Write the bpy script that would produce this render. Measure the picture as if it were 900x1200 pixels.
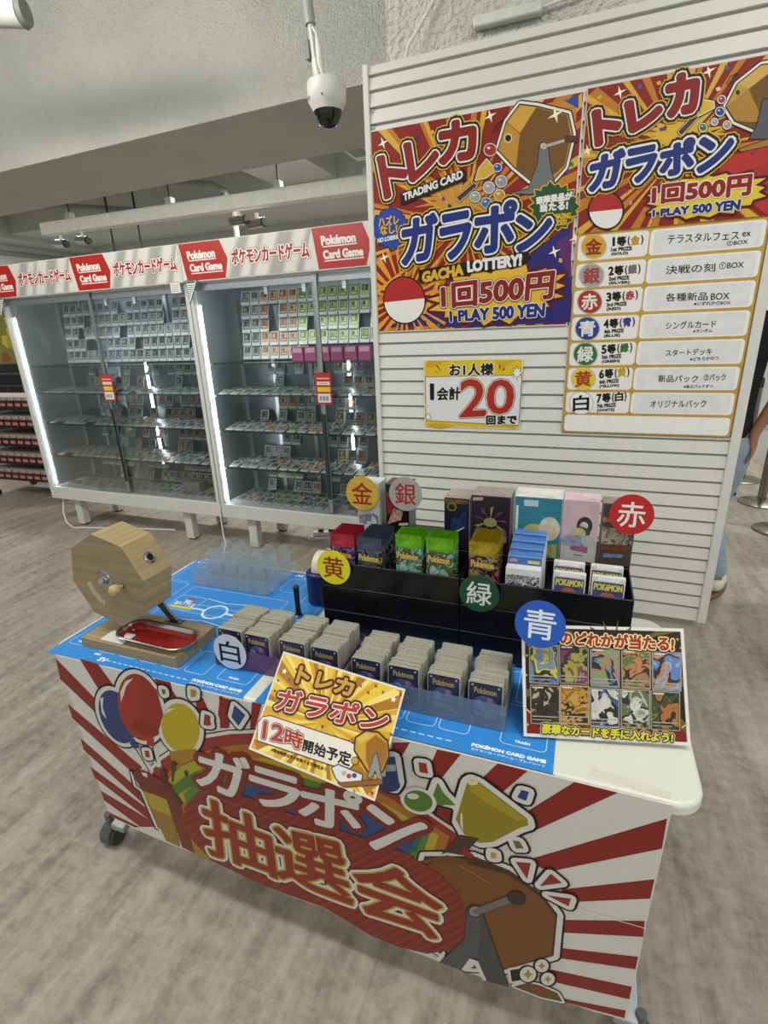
import bpy, math, random
from mathutils import Vector, Matrix
random.seed(7)
for o in list(bpy.data.objects):
    bpy.data.objects.remove(o)
SC = bpy.context.scene
COL = SC.collection

# ---------------------------------------------------------------- camera
# world: x along the table, y away from the viewer, z up (metres)
EYE = Vector((0.0, 0.0, 1.47))
FPX = 606.25
def cam_axes(pitch=math.radians(19.3745), roll=math.radians(-2.27095), yaw=math.radians(21.20467)):
    f = Vector((0, math.cos(pitch), -math.sin(pitch)))
    u = Vector((0, math.sin(pitch), math.cos(pitch)))
    r = Vector((1, 0, 0))
    c, s = math.cos(roll), math.sin(roll)
    r, u = r * c + u * s, u * c - r * s
    rz = Matrix.Rotation(yaw, 3, 'Z')
    return rz @ r, rz @ u, rz @ f
RIGHT, UP, FWD = cam_axes()
cam_data = bpy.data.cameras.new('camera')
cam = bpy.data.objects.new('camera', cam_data)
COL.objects.link(cam)
m3 = Matrix((RIGHT, UP, -FWD)).transposed()
cam.matrix_world = Matrix.Translation(EYE) @ m3.to_4x4()
cam_data.sensor_fit = 'VERTICAL'
cam_data.sensor_height = 24.0
cam_data.lens = FPX / 1200 * 24.0
cam_data.clip_start = 0.02
cam_data.clip_end = 60
SC.camera = cam

# ---------------------------------------------------------------- world, lights, exposure
W = bpy.data.worlds.new('world')
SC.world = W
W.use_nodes = True
bg = W.node_tree.nodes['Background']
bg.inputs[0].default_value = (0.80, 0.86, 0.86, 1)
bg.inputs[1].default_value = 0.55
vs = SC.view_settings
vs.view_transform = 'Standard'
vs.look = 'None'
vs.exposure = -0.08
vs.gamma = 1.0
vs.use_curve_mapping = False

def area(name, loc, sx, sy, power, col=(1.0, 0.985, 0.93), rot=(0, 0, 0)):
    d = bpy.data.lights.new(name, 'AREA')
    d.shape = 'RECTANGLE'
    d.size = sx
    d.size_y = sy
    d.energy = power
    d.color = col
    o = bpy.data.objects.new(name, d)
    o.location = loc
    o.rotation_euler = rot
    COL.objects.link(o)
    return o
# ceiling fluorescent rows of the shop hall, most of them behind or above the viewer
for (x, y, p) in [(-4.6, 0.0, 27), (-1.9, 0.4, 30), (0.9, 0.3, 34), (3.4, 0.6, 42), (-3.2, -2.2, 34), (-0.2, -2.4, 30), (2.8, -2.2, 34),
                  (3.2, 3.6, 60), (-5.6, 1.6, 10)]:
    area('ceiling_light_source', (x, y, 3.12), 1.3, 0.22, p)
for (x, y, p) in [(-5.5, 4.7, 62), (-2.4, 4.7, 62), (2.2, 6.2, 45)]:
    area('far_light_source', (x, y, 2.75), 1.2, 0.25, p)

# unseen fill lights added to brighten the face of the big beam
area('beam_fill_source', (-3.0, 0.9, 2.72), 1.5, 0.12, 25, rot=(math.radians(72), 0, math.radians(4)))
area('beam_fill_source', (-2.0, 0.9, 2.72), 1.2, 0.12, 15, rot=(math.radians(72), 0, math.radians(4)))

# ---------------------------------------------------------------- materials
def lin(c):
    return c / 12.92 if c <= 0.04045 else ((c + 0.055) / 1.055) ** 2.4
def rgb(h):
    return tuple(lin(int(h[i:i + 2], 16) / 255) for i in (0, 2, 4)) + (1.0,)
MATS = {}
def new_mat(key):
    m = bpy.data.materials.new(key)
    m.use_nodes = True
    nt = m.node_tree
    return m, nt, nt.nodes['Principled BSDF']
def link(nt, a, b):
    nt.links.new(a, b)
def mat(h, rough=0.5, metal=0.0, spec=0.5, var=0.06, scale=30, bump=0.0, bscale=200, coat=0.0):
    """plain procedural paint: colour with a faint noise variation, optional bump"""
    key = ('p', h, rough, metal, spec, var, scale, bump, bscale, coat)
    if key in MATS:
        return MATS[key]
    m, nt, b = new_mat('surface_' + h)
    c = rgb(h)
    b.inputs['Roughness'].default_value = rough
    b.inputs['Metallic'].default_value = metal
    b.inputs['Specular IOR Level'].default_value = spec
    b.inputs['Coat Weight'].default_value = coat
    b.inputs['Coat Roughness'].default_value = 0.15
    tc = nt.nodes.new('ShaderNodeTexCoord')
    if var > 0:
        n = nt.nodes.new('ShaderNodeTexNoise')
        n.inputs['Scale'].default_value = scale
        n.inputs['Detail'].default_value = 3
        link(nt, tc.outputs['Object'], n.inputs['Vector'])
        r = nt.nodes.new('ShaderNodeValToRGB')
        lo = tuple(x * (1 - var) for x in c[:3]) + (1,)
        hi = tuple(min(1, x * (1 + var)) for x in c[:3]) + (1,)
        r.color_ramp.elements[0].color = lo
        r.color_ramp.elements[0].position = 0.3
        r.color_ramp.elements[1].color = hi
        r.color_ramp.elements[1].position = 0.7
        link(nt, n.outputs['Fac'], r.inputs[0])
        link(nt, r.outputs[0], b.inputs['Base Color'])
    else:
        b.inputs['Base Color'].default_value = c
    if bump > 0:
        n2 = nt.nodes.new('ShaderNodeTexNoise')
        n2.inputs['Scale'].default_value = bscale
        n2.inputs['Detail'].default_value = 2
        link(nt, tc.outputs['Object'], n2.inputs['Vector'])
        bp = nt.nodes.new('ShaderNodeBump')
        bp.inputs['Strength'].default_value = bump
        bp.inputs['Distance'].default_value = 0.02
        link(nt, n2.outputs['Fac'], bp.inputs['Height'])
        link(nt, bp.outputs[0], b.inputs['Normal'])
    MATS[key] = m
    return m
def ink(h):
    """printed ink on glossy paper"""
    return mat(h, rough=0.36, spec=0.35, var=0.03, scale=60)
def emit(h, s):
    key = ('e', h, s)
    if key not in MATS:
        m, nt, b = new_mat('glow_' + h)
        b.inputs['Base Color'].default_value = rgb(h)
        b.inputs['Emission Color'].default_value = rgb(h)
        b.inputs['Emission Strength'].default_value = s
        MATS[key] = m
    return MATS[key]
def glass(h='e8f0f0', gloss=0.10, rough=0.02, haze=0.0, hazecol='ffffff', fres=True):
    """thin clear sheet: mostly see-through with a mirror reflection, plus a milky share for cloudy plastic and painted-in reflections"""
    key = ('g', h, gloss, rough, haze, hazecol)
    if key in MATS:
        return MATS[key]
    m, nt, b = new_mat('glass_' + h)
    nt.nodes.remove(b)
    out = nt.nodes['Material Output']
    t = nt.nodes.new('ShaderNodeBsdfTransparent')
    t.inputs[0].default_value = rgb(h)
    g = nt.nodes.new('ShaderNodeBsdfGlossy')
    g.inputs['Roughness'].default_value = rough
    lw = nt.nodes.new('ShaderNodeLayerWeight')
    lw.inputs[0].default_value = 0.25
    mp = nt.nodes.new('ShaderNodeMath')
    mp.operation = 'MULTIPLY_ADD'
    mp.inputs[1].default_value = 0.5
    mp.inputs[2].default_value = gloss * 0.4
    link(nt, lw.outputs['Fresnel'], mp.inputs[0])
    mx = nt.nodes.new('ShaderNodeMixShader')
    link(nt, mp.outputs[0], mx.inputs[0])
    link(nt, t.outputs[0], mx.inputs[1])
    link(nt, g.outputs[0], mx.inputs[2])
    last = mx
    if haze > 0:
        d = nt.nodes.new('ShaderNodeBsdfDiffuse')
        d.inputs[0].default_value = rgb(hazecol)
        tl = nt.nodes.new('ShaderNodeBsdfTranslucent')
        tl.inputs[0].default_value = rgb(hazecol)
        m1 = nt.nodes.new('ShaderNodeMixShader')
        link(nt, d.outputs[0], m1.inputs[1])
        link(nt, tl.outputs[0], m1.inputs[2])
        m2 = nt.nodes.new('ShaderNodeMixShader')
        m2.inputs[0].default_value = haze
        link(nt, mx.outputs[0], m2.inputs[1])
        link(nt, m1.outputs[0], m2.inputs[2])
        last = m2
    link(nt, last.outputs[0], out.inputs[0])
    MATS[key] = m
    return m
def wood(h1, h2, axis='X', scale=6.0, rough=0.5):
    key = ('w', h1, h2, axis, scale)
    if key in MATS:
        return MATS[key]
    m, nt, b = new_mat('wood_' + h1)
    b.inputs['Roughness'].default_value = rough
    tc = nt.nodes.new('ShaderNodeTexCoord')
    mp = nt.nodes.new('ShaderNodeMapping')
    st = 28.0
    mp.inputs['Scale'].default_value = {'X': (scale, scale * st, scale * st), 'Y': (scale * st, scale, scale * st), 'Z': (scale * st, scale * st, scale)}[axis]
    link(nt, tc.outputs['Object'], mp.inputs[0])
    n = nt.nodes.new('ShaderNodeTexNoise')
    n.inputs['Scale'].default_value = 1.0
    n.inputs['Detail'].default_value = 4
    link(nt, mp.outputs[0], n.inputs['Vector'])
    r = nt.nodes.new('ShaderNodeValToRGB')
    r.color_ramp.elements[0].position = 0.30
    r.color_ramp.elements[0].color = rgb(h1)
    r.color_ramp.elements[1].position = 0.72
    r.color_ramp.elements[1].color = rgb(h2)
    link(nt, n.outputs['Fac'], r.inputs[0])
    link(nt, r.outputs[0], b.inputs['Base Color'])
    MATS[key] = m
    return m
def artmat(key, cols, scale=40, rough=0.3, metal=0.0, distort=1.5):
    """busy illustrated print: warped noise through a stepped colour ramp"""
    k = ('a', key)
    if k in MATS:
        return MATS[k]
    m, nt, b = new_mat('print_' + key)
    b.inputs['Roughness'].default_value = rough
    b.inputs['Metallic'].default_value = metal
    tc = nt.nodes.new('ShaderNodeTexCoord')
    n = nt.nodes.new('ShaderNodeTexNoise')
    n.inputs['Scale'].default_value = scale
    n.inputs['Detail'].default_value = 3
    n.inputs['Distortion'].default_value = distort
    oi = nt.nodes.new('ShaderNodeObjectInfo')
    ad = nt.nodes.new('ShaderNodeVectorMath')
    link(nt, tc.outputs['Object'], ad.inputs[0])
    link(nt, oi.outputs['Random'], ad.inputs[1])
    link(nt, ad.outputs[0], n.inputs['Vector'])
    r = nt.nodes.new('ShaderNodeValToRGB')
    r.color_ramp.interpolation = 'CONSTANT'
    e = r.color_ramp.elements
    e[0].position = 0.0
    e[0].color = rgb(cols[0])
    e[1].position = 0.34
    e[1].color = rgb(cols[1 % len(cols)])
    k2 = max(1, len(cols) - 2)
    for i, c in enumerate(cols[2:]):
        q = e.new(0.34 + 0.34 * (i + 1) / (k2 + 0.6))
        q.color = rgb(c)
    link(nt, n.outputs['Fac'], r.inputs[0])
    link(nt, r.outputs[0], b.inputs['Base Color'])
    MATS[k] = m
    return m

# ---------------------------------------------------------------- mesh building
class M:
    """collects shapes in local metres; build() links them as one mesh object"""
    def __init__(s):
        s.v = []
        s.f = []
        s.mi = []
        s.mats = []
    def slot(s, m):
        if m not in s.mats:
            s.mats.append(m)
        return s.mats.index(m)
    def add(s, vs_, fs, m):
        o = len(s.v)
        s.v += [tuple(p) for p in vs_]
        k = s.slot(m)
        for f in fs:
            s.f.append(tuple(i + o for i in f))
            s.mi.append(k)
        return s
    def box(s, a, b, m, rot=None, piv=None):
        x0, y0, z0 = a
        x1, y1, z1 = b
        v = [Vector(p) for p in [(x0, y0, z0), (x1, y0, z0), (x1, y1, z0), (x0, y1, z0), (x0, y0, z1), (x1, y0, z1), (x1, y1, z1), (x0, y1, z1)]]
        if rot is not None:
            c = Vector(piv) if piv is not None else sum(v, Vector()) / 8
            v = [rot @ (p - c) + c for p in v]
        return s.add(v, [(3, 2, 1, 0), (4, 5, 6, 7), (0, 1, 5, 4), (1, 2, 6, 5), (2, 3, 7, 6), (3, 0, 4, 7)], m)
    def tube(s, pts, r, m, n=10, cap=True):
        pts = [Vector(p) for p in pts]
        rs = r if isinstance(r, (list, tuple)) else [r] * len(pts)
        rings = []
        ref = None
        for i, p in enumerate(pts):
            d = (pts[min(i + 1, len(pts) - 1)] - pts[max(i - 1, 0)]).normalized()
            if ref is None:
                ref = Vector((0, 0, 1)) if abs(d.z) < 0.9 else Vector((1, 0, 0))
            e1 = (ref - d * ref.dot(d)).normalized()
            e2 = d.cross(e1)
            ref = e1
            rings.append([p + (e1 * math.cos(2 * math.pi * k / n) + e2 * math.sin(2 * math.pi * k / n)) * rs[i] for k in range(n)])
        v = [q for ring in rings for q in ring]
        f = []
        for i in range(len(pts) - 1):
            for k in range(n):
                f.append((i * n + k, i * n + (k + 1) % n, (i + 1) * n + (k + 1) % n, (i + 1) * n + k))
        if cap:
            f.append(tuple(range(n))[::-1])
            f.append(tuple((len(pts) - 1) * n + k for k in range(n)))
        return s.add(v, f, m)
    def prism(s, poly, z0, z1, m, frame=None):
        """poly in 2D extruded z0..z1; frame = (origin, u, v, w) or None for xyz"""
        n = len(poly)
        O, U, V, Wv = frame if frame else (Vector(), Vector((1, 0, 0)), Vector((0, 1, 0)), Vector((0, 0, 1)))
        v = [O + U * p[0] + V * p[1] + Wv * z0 for p in poly] + [O + U * p[0] + V * p[1] + Wv * z1 for p in poly]
        f = [tuple(range(n))[::-1], tuple(range(n, 2 * n))]
        for k in range(n):
            f.append((k, (k + 1) % n, n + (k + 1) % n, n + k))
        return s.add(v, f, m)
    def lathe(s, prof, m, n=20, frame=None):
        O, U, V, Wv = frame if frame else (Vector(), Vector((1, 0, 0)), Vector((0, 1, 0)), Vector((0, 0, 1)))
        v = []
        for (r, z) in prof:
            for k in range(n):
                a = 2 * math.pi * k / n
                v.append(O + (U * math.cos(a) + V * math.sin(a)) * r + Wv * z)
        f = []
        for i in range(len(prof) - 1):
            for k in range(n):
                f.append((i * n + k, i * n + (k + 1) % n, (i + 1) * n + (k + 1) % n, (i + 1) * n + k))
        f.append(tuple(range(n))[::-1])
        f.append(tuple((len(prof) - 1) * n + k for k in range(n)))
        return s.add(v, f, m)
    def mesh(s, name, smooth=True, ang=35):
        me = bpy.data.meshes.new(name)
        me.from_pydata(s.v, [], s.f)
        for m in s.mats:
            me.materials.append(m)
        me.polygons.foreach_set('material_index', s.mi)
        if smooth:
            me.polygons.foreach_set('use_smooth', [True] * len(s.f))
            me.update()
            me.set_sharp_from_angle(angle=math.radians(ang))
        me.update()
        return me
    def build(s, name, parent=None, bev=0.0, seg=2, smooth=True, loc=None):
        o = bpy.data.objects.new(name, s.mesh(name, smooth))
        COL.objects.link(o)
        if parent is not None:
            o.parent = parent
        if loc is not None:
            o.location = loc
        if bev > 0:
            b = o.modifiers.new('bevel', 'BEVEL')
            b.width = bev
            b.segments = seg
            b.limit_method = 'ANGLE'
            b.angle_limit = math.radians(40)
        return o
def rrect(x0, y0, x1, y1, r, n=5):
    p = []
    for (cx, cy, a0) in [(x1 - r, y0 + r, -90), (x1 - r, y1 - r, 0), (x0 + r, y1 - r, 90), (x0 + r, y0 + r, 180)]:
        for k in range(n + 1):
            a = math.radians(a0 + 90 * k / n)
            p.append((cx + r * math.cos(a), cy + r * math.sin(a)))
    return p
def tag(o, label, cat, group=None, kind=None):
    o['label'] = label
    o['category'] = cat
    if group:
        o['group'] = group
    if kind:
        o['kind'] = kind
    return o
def struct(o):
    o['kind'] = 'structure'
    return o
def thing(name, label, cat, loc=(0, 0, 0), rz=0.0, group=None):
    o = bpy.data.objects.new(name, None)
    o.empty_display_size = 0.05
    COL.objects.link(o)
    o.location = loc
    o.rotation_euler = (0, 0, rz)
    return tag(o, label, cat, group)
def copy_tree(root, loc=None, rz=None, label=None, group=None):
    r = root.copy()
    COL.objects.link(r)
    if loc is not None:
        r.location = loc
    if rz is not None:
        r.rotation_euler = (0, 0, rz)
    if label:
        r['label'] = label
    if group:
        r['group'] = group
    for ch in list(root.children):
        c = ch.copy()
        COL.objects.link(c)
        c.parent = r
        for g in list(ch.children):
            d = g.copy()
            COL.objects.link(d)
            d.parent = c
    return r

# ---------------------------------------------------------------- flat printed graphics on a real sheet
GLY = {}
def glyphs(body):
    """ink of a line of text: 2D vertices scaled to a 0..1 box, faces, outline edges"""
    if body in GLY:
        return GLY[body]
    cu = bpy.data.curves.new('lettering', 'FONT')
    cu.body = body
    cu.size = 1.0
    cu.resolution_u = 3
    ob = bpy.data.objects.new('lettering', cu)
    COL.objects.link(ob)
    dg = bpy.context.evaluated_depsgraph_get()
    me = bpy.data.meshes.new_from_object(ob.evaluated_get(dg))
    v = [(p.co.x, p.co.y) for p in me.vertices]
    # weld by position so that outline edges can be found
    key = {}
    idx = []
    vv = []
    for p in v:
        k = (round(p[0], 5), round(p[1], 5))
        if k not in key:
            key[k] = len(vv)
            vv.append(p)
        idx.append(key[k])
    fs = []
    cnt = {}
    for p in me.polygons:
        f = [idx[i] for i in p.vertices]
        if len(set(f)) < 3:
            continue
        fs.append(f)
        for a, b in zip(f, f[1:] + f[:1]):
            e = (min(a, b), max(a, b))
            cnt[e] = cnt.get(e, 0) + 1
    ed = [e for e, c in cnt.items() if c == 1]
    bpy.data.objects.remove(ob)
    bpy.data.curves.remove(cu)
    bpy.data.meshes.remove(me)
    x0 = min(p[0] for p in vv)
    x1 = max(p[0] for p in vv)
    y0 = min(p[1] for p in vv)
    y1 = max(p[1] for p in vv)
    vv = [((p[0] - x0) / (x1 - x0), (p[1] - y0) / max(1e-6, y1 - y0)) for p in vv]
    GLY[body] = (vv, fs, ed)
    return GLY[body]

JIT = [0]
def jit():
    # neighbouring ink shapes sit a few microns apart so that none are exactly coplanar
    JIT[0] = (JIT[0] + 1) % 139
    return JIT[0] * 1e-6
class Art(M):
    LAY = 0.00016
    def __init__(s, O, U, V):
        M.__init__(s)
        s.O = Vector(O)
        s.U = Vector(U).normalized()
        s.V = Vector(V).normalized()
        s.N = s.U.cross(s.V).normalized()
        s.crop((0, 0), 1.0)
        s.bound = None
    def crop(s, o, k):
        s.o = o
        s.k = k
        return s
    def L(s, p):
        """a point measured on the photo -> its place on this sheet, metres"""
        x = s.o[0] + p[0] / s.k
        y = s.o[1] + p[1] / s.k
        d = RIGHT * ((x - 450) / FPX) - UP * ((y - 600) / FPX) + FWD
        t = (s.O - EYE).dot(s.N) / d.dot(s.N)
        q = EYE + d * t - s.O
        return (q.dot(s.U), q.dot(s.V))
    def lp(s, pts, h, lay):
        """polygon in sheet coordinates (metres)"""
        m = h if not isinstance(h, str) else ink(h)
        if s.bound:
            pts = [(min(max(p[0], s.bound[0]), s.bound[2]), min(max(p[1], s.bound[1]), s.bound[3])) for p in pts]
        a = sum(p[0] * q[1] - q[0] * p[1] for p, q in zip(pts, pts[1:] + pts[:1]))
        if a < 0:
            pts = pts[::-1]
        zz = lay * s.LAY + jit() * 0.9
        s.add([(p[0], p[1], zz) for p in pts], [tuple(range(len(pts)))], m)
    def poly(s, pts, h, lay):
        s.lp([s.L(p) for p in pts], h, lay)
    def opoly(s, pts, h, lay, strokes=()):
        """polygon with outline strokes, outermost first: (width m, colour)"""
        q = [s.L(p) for p in pts]
        for i, (w, c) in enumerate(strokes):
            s.lstroke(q + q[:1], w, c, lay + i)
            s.lp(q, c, lay + i)
        s.lp(q, h, lay + len(strokes))
    def lstroke(s, q, w, h, lay, joins=True):
        m = h if not isinstance(h, str) else ink(h)
        z = lay * s.LAY
        vs_ = []
        fs = []
        for a, b in zip(q, q[1:]):
            dx, dy = b[0] - a[0], b[1] - a[1]
            l = math.hypot(dx, dy)
            if l < 1e-9:
                continue
            nx, ny = -dy / l * w, dx / l * w
            if s.bound and not all(s.bound[0] + w < p[0] < s.bound[2] - w and s.bound[1] + w < p[1] < s.bound[3] - w for p in (a, b)):
                continue
            k = len(vs_)
            zz = z + 4e-6 + jit()
            vs_ += [(a[0] - nx, a[1] - ny, zz), (b[0] - nx, b[1] - ny, zz), (b[0] + nx, b[1] + ny, zz), (a[0] + nx, a[1] + ny, zz)]
            fs.append((k, k + 1, k + 2, k + 3))
        if joins:
            for a in q:
                if s.bound and not (s.bound[0] + w < a[0] < s.bound[2] - w and s.bound[1] + w < a[1] < s.bound[3] - w):
                    continue
                k = len(vs_)
                zz = z + 4e-6 + jit()
                vs_ += [(a[0] + w * math.cos(j * math.pi / 4), a[1] + w * math.sin(j * math.pi / 4), zz) for j in range(8)]
                fs.append(tuple(range(k, k + 8)))
        s.add(vs_, fs, m)
    def line(s, pts, w, h, lay):
        s.lstroke([s.L(p) for p in pts], w / 2, h, lay)
    def ell(s, c, rx, ry, h, lay, rot=0.0, n=28, strokes=(), a0=0, a1=360):
        pts = []
        cr, sr = math.cos(math.radians(rot)), math.sin(math.radians(rot))
        full = (a1 - a0) >= 360
        for k in range(n if full else n + 1):
            a = math.radians(a0 + (a1 - a0) * k / n)
            x, y = rx * math.cos(a), ry * math.sin(a)
            pts.append((c[0] + x * cr - y * sr, c[1] + x * sr + y * cr))
        s.opoly(pts, h, lay, strokes)
    def burst(s, c, rx, ry, n, h, lay, inner=0.75, strokes=(), seed=1, rot=0.0):
        rd = random.Random(seed)
        pts = []
        cr, sr = math.cos(math.radians(rot)), math.sin(math.radians(rot))
        for k in range(2 * n):
            a = math.pi * k / n
            r = (1.0 if k % 2 == 0 else inner) * rd.uniform(0.92, 1.06)
            x, y = rx * r * math.cos(a), ry * r * math.sin(a)
            pts.append((c[0] + x * cr - y * sr, c[1] + x * sr + y * cr))
        s.opoly(pts, h, lay, strokes)
    def text(s, body, quad, h, lay, strokes=(), bold=0.0):
        """quad: where the ink's box lies on the photo TL, TR, BR, BL; strokes outermost first"""
        s.ltext(body, [s.L(p) for p in quad], h, lay, strokes, bold)
    def ltext(s, body, Q, h, lay, strokes=(), bold=0.0):
        vv, fs, ed = glyphs(body)
        tl, tr, br, bl = Q
        def mp(p):
            u, w = p
            return tuple((bl[i] * (1 - u) + br[i] * u) * (1 - w) + (tl[i] * (1 - u) + tr[i] * u) * w for i in (0, 1))
        P = [mp(p) for p in vv]
        for i, (w, c) in enumerate(list(strokes) + ([(bold, h)] if bold > 0 else [])):
            m = c if not isinstance(c, str) else ink(c)
            z = (lay + i) * s.LAY
            vs_ = []
            ff = []
            used = set()
            for a, b in ed:
                A, B = P[a], P[b]
                dx, dy = B[0] - A[0], B[1] - A[1]
                l = math.hypot(dx, dy)
                if l < 1e-7:
                    continue
                nx, ny = -dy / l * w, dx / l * w
                k = len(vs_)
                zz = z + 4e-6 + jit()
                vs_ += [(A[0] - nx, A[1] - ny, zz), (B[0] - nx, B[1] - ny, zz), (B[0] + nx, B[1] + ny, zz), (A[0] + nx, A[1] + ny, zz)]
                ff.append((k, k + 1, k + 2, k + 3))
                used.add(a)
                used.add(b)
            for a in used:
                k = len(vs_)
                zz = z + 4e-6 + jit()
                vs_ += [(P[a][0] + w * math.cos(j * math.pi / 3), P[a][1] + w * math.sin(j * math.pi / 3), zz) for j in range(6)]
                ff.append(tuple(range(k, k + 6)))
            # fill the inside in the stroke colour as well
            k = len(vs_)
            vs_ += [(p[0], p[1], z) for p in P]
            ff += [tuple(i + k for i in f) for f in fs]
            s.add(vs_, ff, m)
        m = h if not isinstance(h, str) else ink(h)
        z = (lay + len(strokes) + (1 if bold > 0 else 0)) * s.LAY
        s.add([(p[0], p[1], z) for p in P], fs, m)
    def sheet(s, q, h, lay=0, thick=0.0006):
        """the paper itself, q in sheet metres"""
        m = h if not isinstance(h, str) else ink(h)
        a = sum(p[0] * r[1] - r[0] * p[1] for p, r in zip(q, q[1:] + q[:1]))
        if a < 0:
            q = q[::-1]
        s.prism(q, -thick, lay * s.LAY, m)
    def matrix(s):
        return Matrix.Translation(s.O) @ Matrix((s.U, s.V, s.N)).transposed().to_4x4()
    def put(s, name, parent=None):
        o = bpy.data.objects.new(name, s.mesh(name, smooth=False))
        COL.objects.link(o)
        o.matrix_world = s.matrix()
        if parent is not None:
            o.parent = parent
            bpy.context.view_layer.update()
            o.matrix_parent_inverse = parent.matrix_world.inverted()
        return o
# ---------------------------------------------------------------- the room
def floor_mat():
    m, nt, b = new_mat('grey_floor')
    tc = nt.nodes.new('ShaderNodeTexCoord')
    mp = nt.nodes.new('ShaderNodeMapping')
    mp.inputs['Scale'].default_value = (7.5, 1.1, 1)
    link(nt, tc.outputs['Object'], mp.inputs[0])
    n1 = nt.nodes.new('ShaderNodeTexNoise')
    n1.inputs['Scale'].default_value = 1.6
    n1.inputs['Detail'].default_value = 8
    n1.inputs['Roughness'].default_value = 0.65
    link(nt, mp.outputs[0], n1.inputs['Vector'])
    n2 = nt.nodes.new('ShaderNodeTexNoise')
    n2.inputs['Scale'].default_value = 26
    n2.inputs['Detail'].default_value = 6
    n2.inputs['Roughness'].default_value = 0.7
    link(nt, tc.outputs['Object'], n2.inputs['Vector'])
    mix = nt.nodes.new('ShaderNodeMath')
    mix.operation = 'MULTIPLY_ADD'
    mix.inputs[1].default_value = 0.45
    link(nt, n2.outputs['Fac'], mix.inputs[0])
    ml = nt.nodes.new('ShaderNodeMath')
    ml.operation = 'MULTIPLY'
    ml.inputs[1].default_value = 0.55
    link(nt, n1.outputs['Fac'], ml.inputs[0])
    link(nt, ml.outputs[0], mix.inputs[2])
    r = nt.nodes.new('ShaderNodeValToRGB')
    e = r.color_ramp.elements
    e[0].position = 0.34
    e[0].color = rgb('71685d')
    e[1].position = 0.66
    e[1].color = rgb('b6afa3')
    q = e.new(0.5)
    q.color = rgb('9e9588')
    link(nt, mix.outputs[0], r.inputs[0])
    # plank joints along y
    br = nt.nodes.new('ShaderNodeTexBrick')
    br.inputs['Scale'].default_value = 1.0
    br.inputs['Mortar Size'].default_value = 0.0016
    br.inputs['Brick Width'].default_value = 1.22
    br.inputs['Row Height'].default_value = 0.18
    br.inputs['Color1'].default_value = (1, 1, 1, 1)
    br.inputs['Color2'].default_value = (0.93, 0.93, 0.93, 1)
    br.inputs['Mortar'].default_value = (0.80, 0.80, 0.80, 1)
    mp2 = nt.nodes.new('ShaderNodeMapping')
    mp2.inputs['Rotation'].default_value = (0, 0, math.radians(90))
    link(nt, tc.outputs['Object'], mp2.inputs[0])
    link(nt, mp2.outputs[0], br.inputs['Vector'])
    mm = nt.nodes.new('ShaderNodeMixRGB')
    mm.blend_type = 'MULTIPLY'
    mm.inputs[0].default_value = 0.8
    link(nt, r.outputs[0], mm.inputs[1])
    link(nt, br.outputs['Color'], mm.inputs[2])
    link(nt, mm.outputs[0], b.inputs['Base Color'])
    b.inputs['Roughness'].default_value = 0.42
    return m
plaster = mat('cfcfc7', rough=0.9, var=0.05, scale=3, bump=1.0, bscale=95)
plaster2 = mat('cac9bf', rough=0.9, var=0.08, scale=8, bump=1.0, bscale=60)
smoothw = mat('c2c4c1', rough=0.8, var=0.04, scale=2)
struct(M().box((-11, -4, -0.1), (7, 9, 0), floor_mat()).build('floor', smooth=False))
struct(M().box((-7.45, 3.0, 0), (-7.3, 6.6, 3.9), smoothw).build('wall_left', smooth=False))
struct(M().box((-11.1, -4, 0), (-11, 9, 3.9), smoothw).build('wall_side', smooth=False))
struct(M().box((-11, 6.5, 0), (7, 6.65, 3.9), smoothw).build('wall_back', smooth=False))
struct(M().box((-11, -4, 3.9), (7, 9, 4.02), mat('c9cac6', rough=0.9, var=0.03)).build('ceiling', smooth=False))
# big plastered beam that crosses the hall above the cabinets
def slab(name, pts, z0, z1, m):
    return struct(M().prism(pts, z0, z1, m).build(name, smooth=False))
slab('trim_1', [(-9.0, 3.235), (-0.64, 2.825), (5, 2.55), (5, 3.36), (-0.64, 3.665), (-9.0, 4.05)], 2.6, 3.9, plaster)
# pillar behind the slatted panel
struct(M().box((-0.684, 1.95, 0), (0.40, 2.55, 3.9), plaster2).build('wall_pillar', smooth=False))
# lower beams and bulkheads beyond the big beam
slab('trim_2', [(-7.3, 5.2), (7, 5.2), (7, 6.5), (-7.3, 6.5)], 2.78, 3.2, smoothw)
slab('trim_3', [(-7.3, 4.0), (-6.9, 4.0), (-6.9, 6.5), (-7.3, 6.5)], 2.72, 3.2, smoothw)
slab('trim_5', [(-7.3, 3.6), (-0.6, 3.6), (-0.6, 5.3), (-7.3, 5.3)], 3.2, 3.3, smoothw)
slab('trim_4', [(-3.0, 3.9), (-2.35, 3.9), (-2.35, 5.2), (-3.0, 5.2)], 2.85, 3.2, smoothw)

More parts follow.
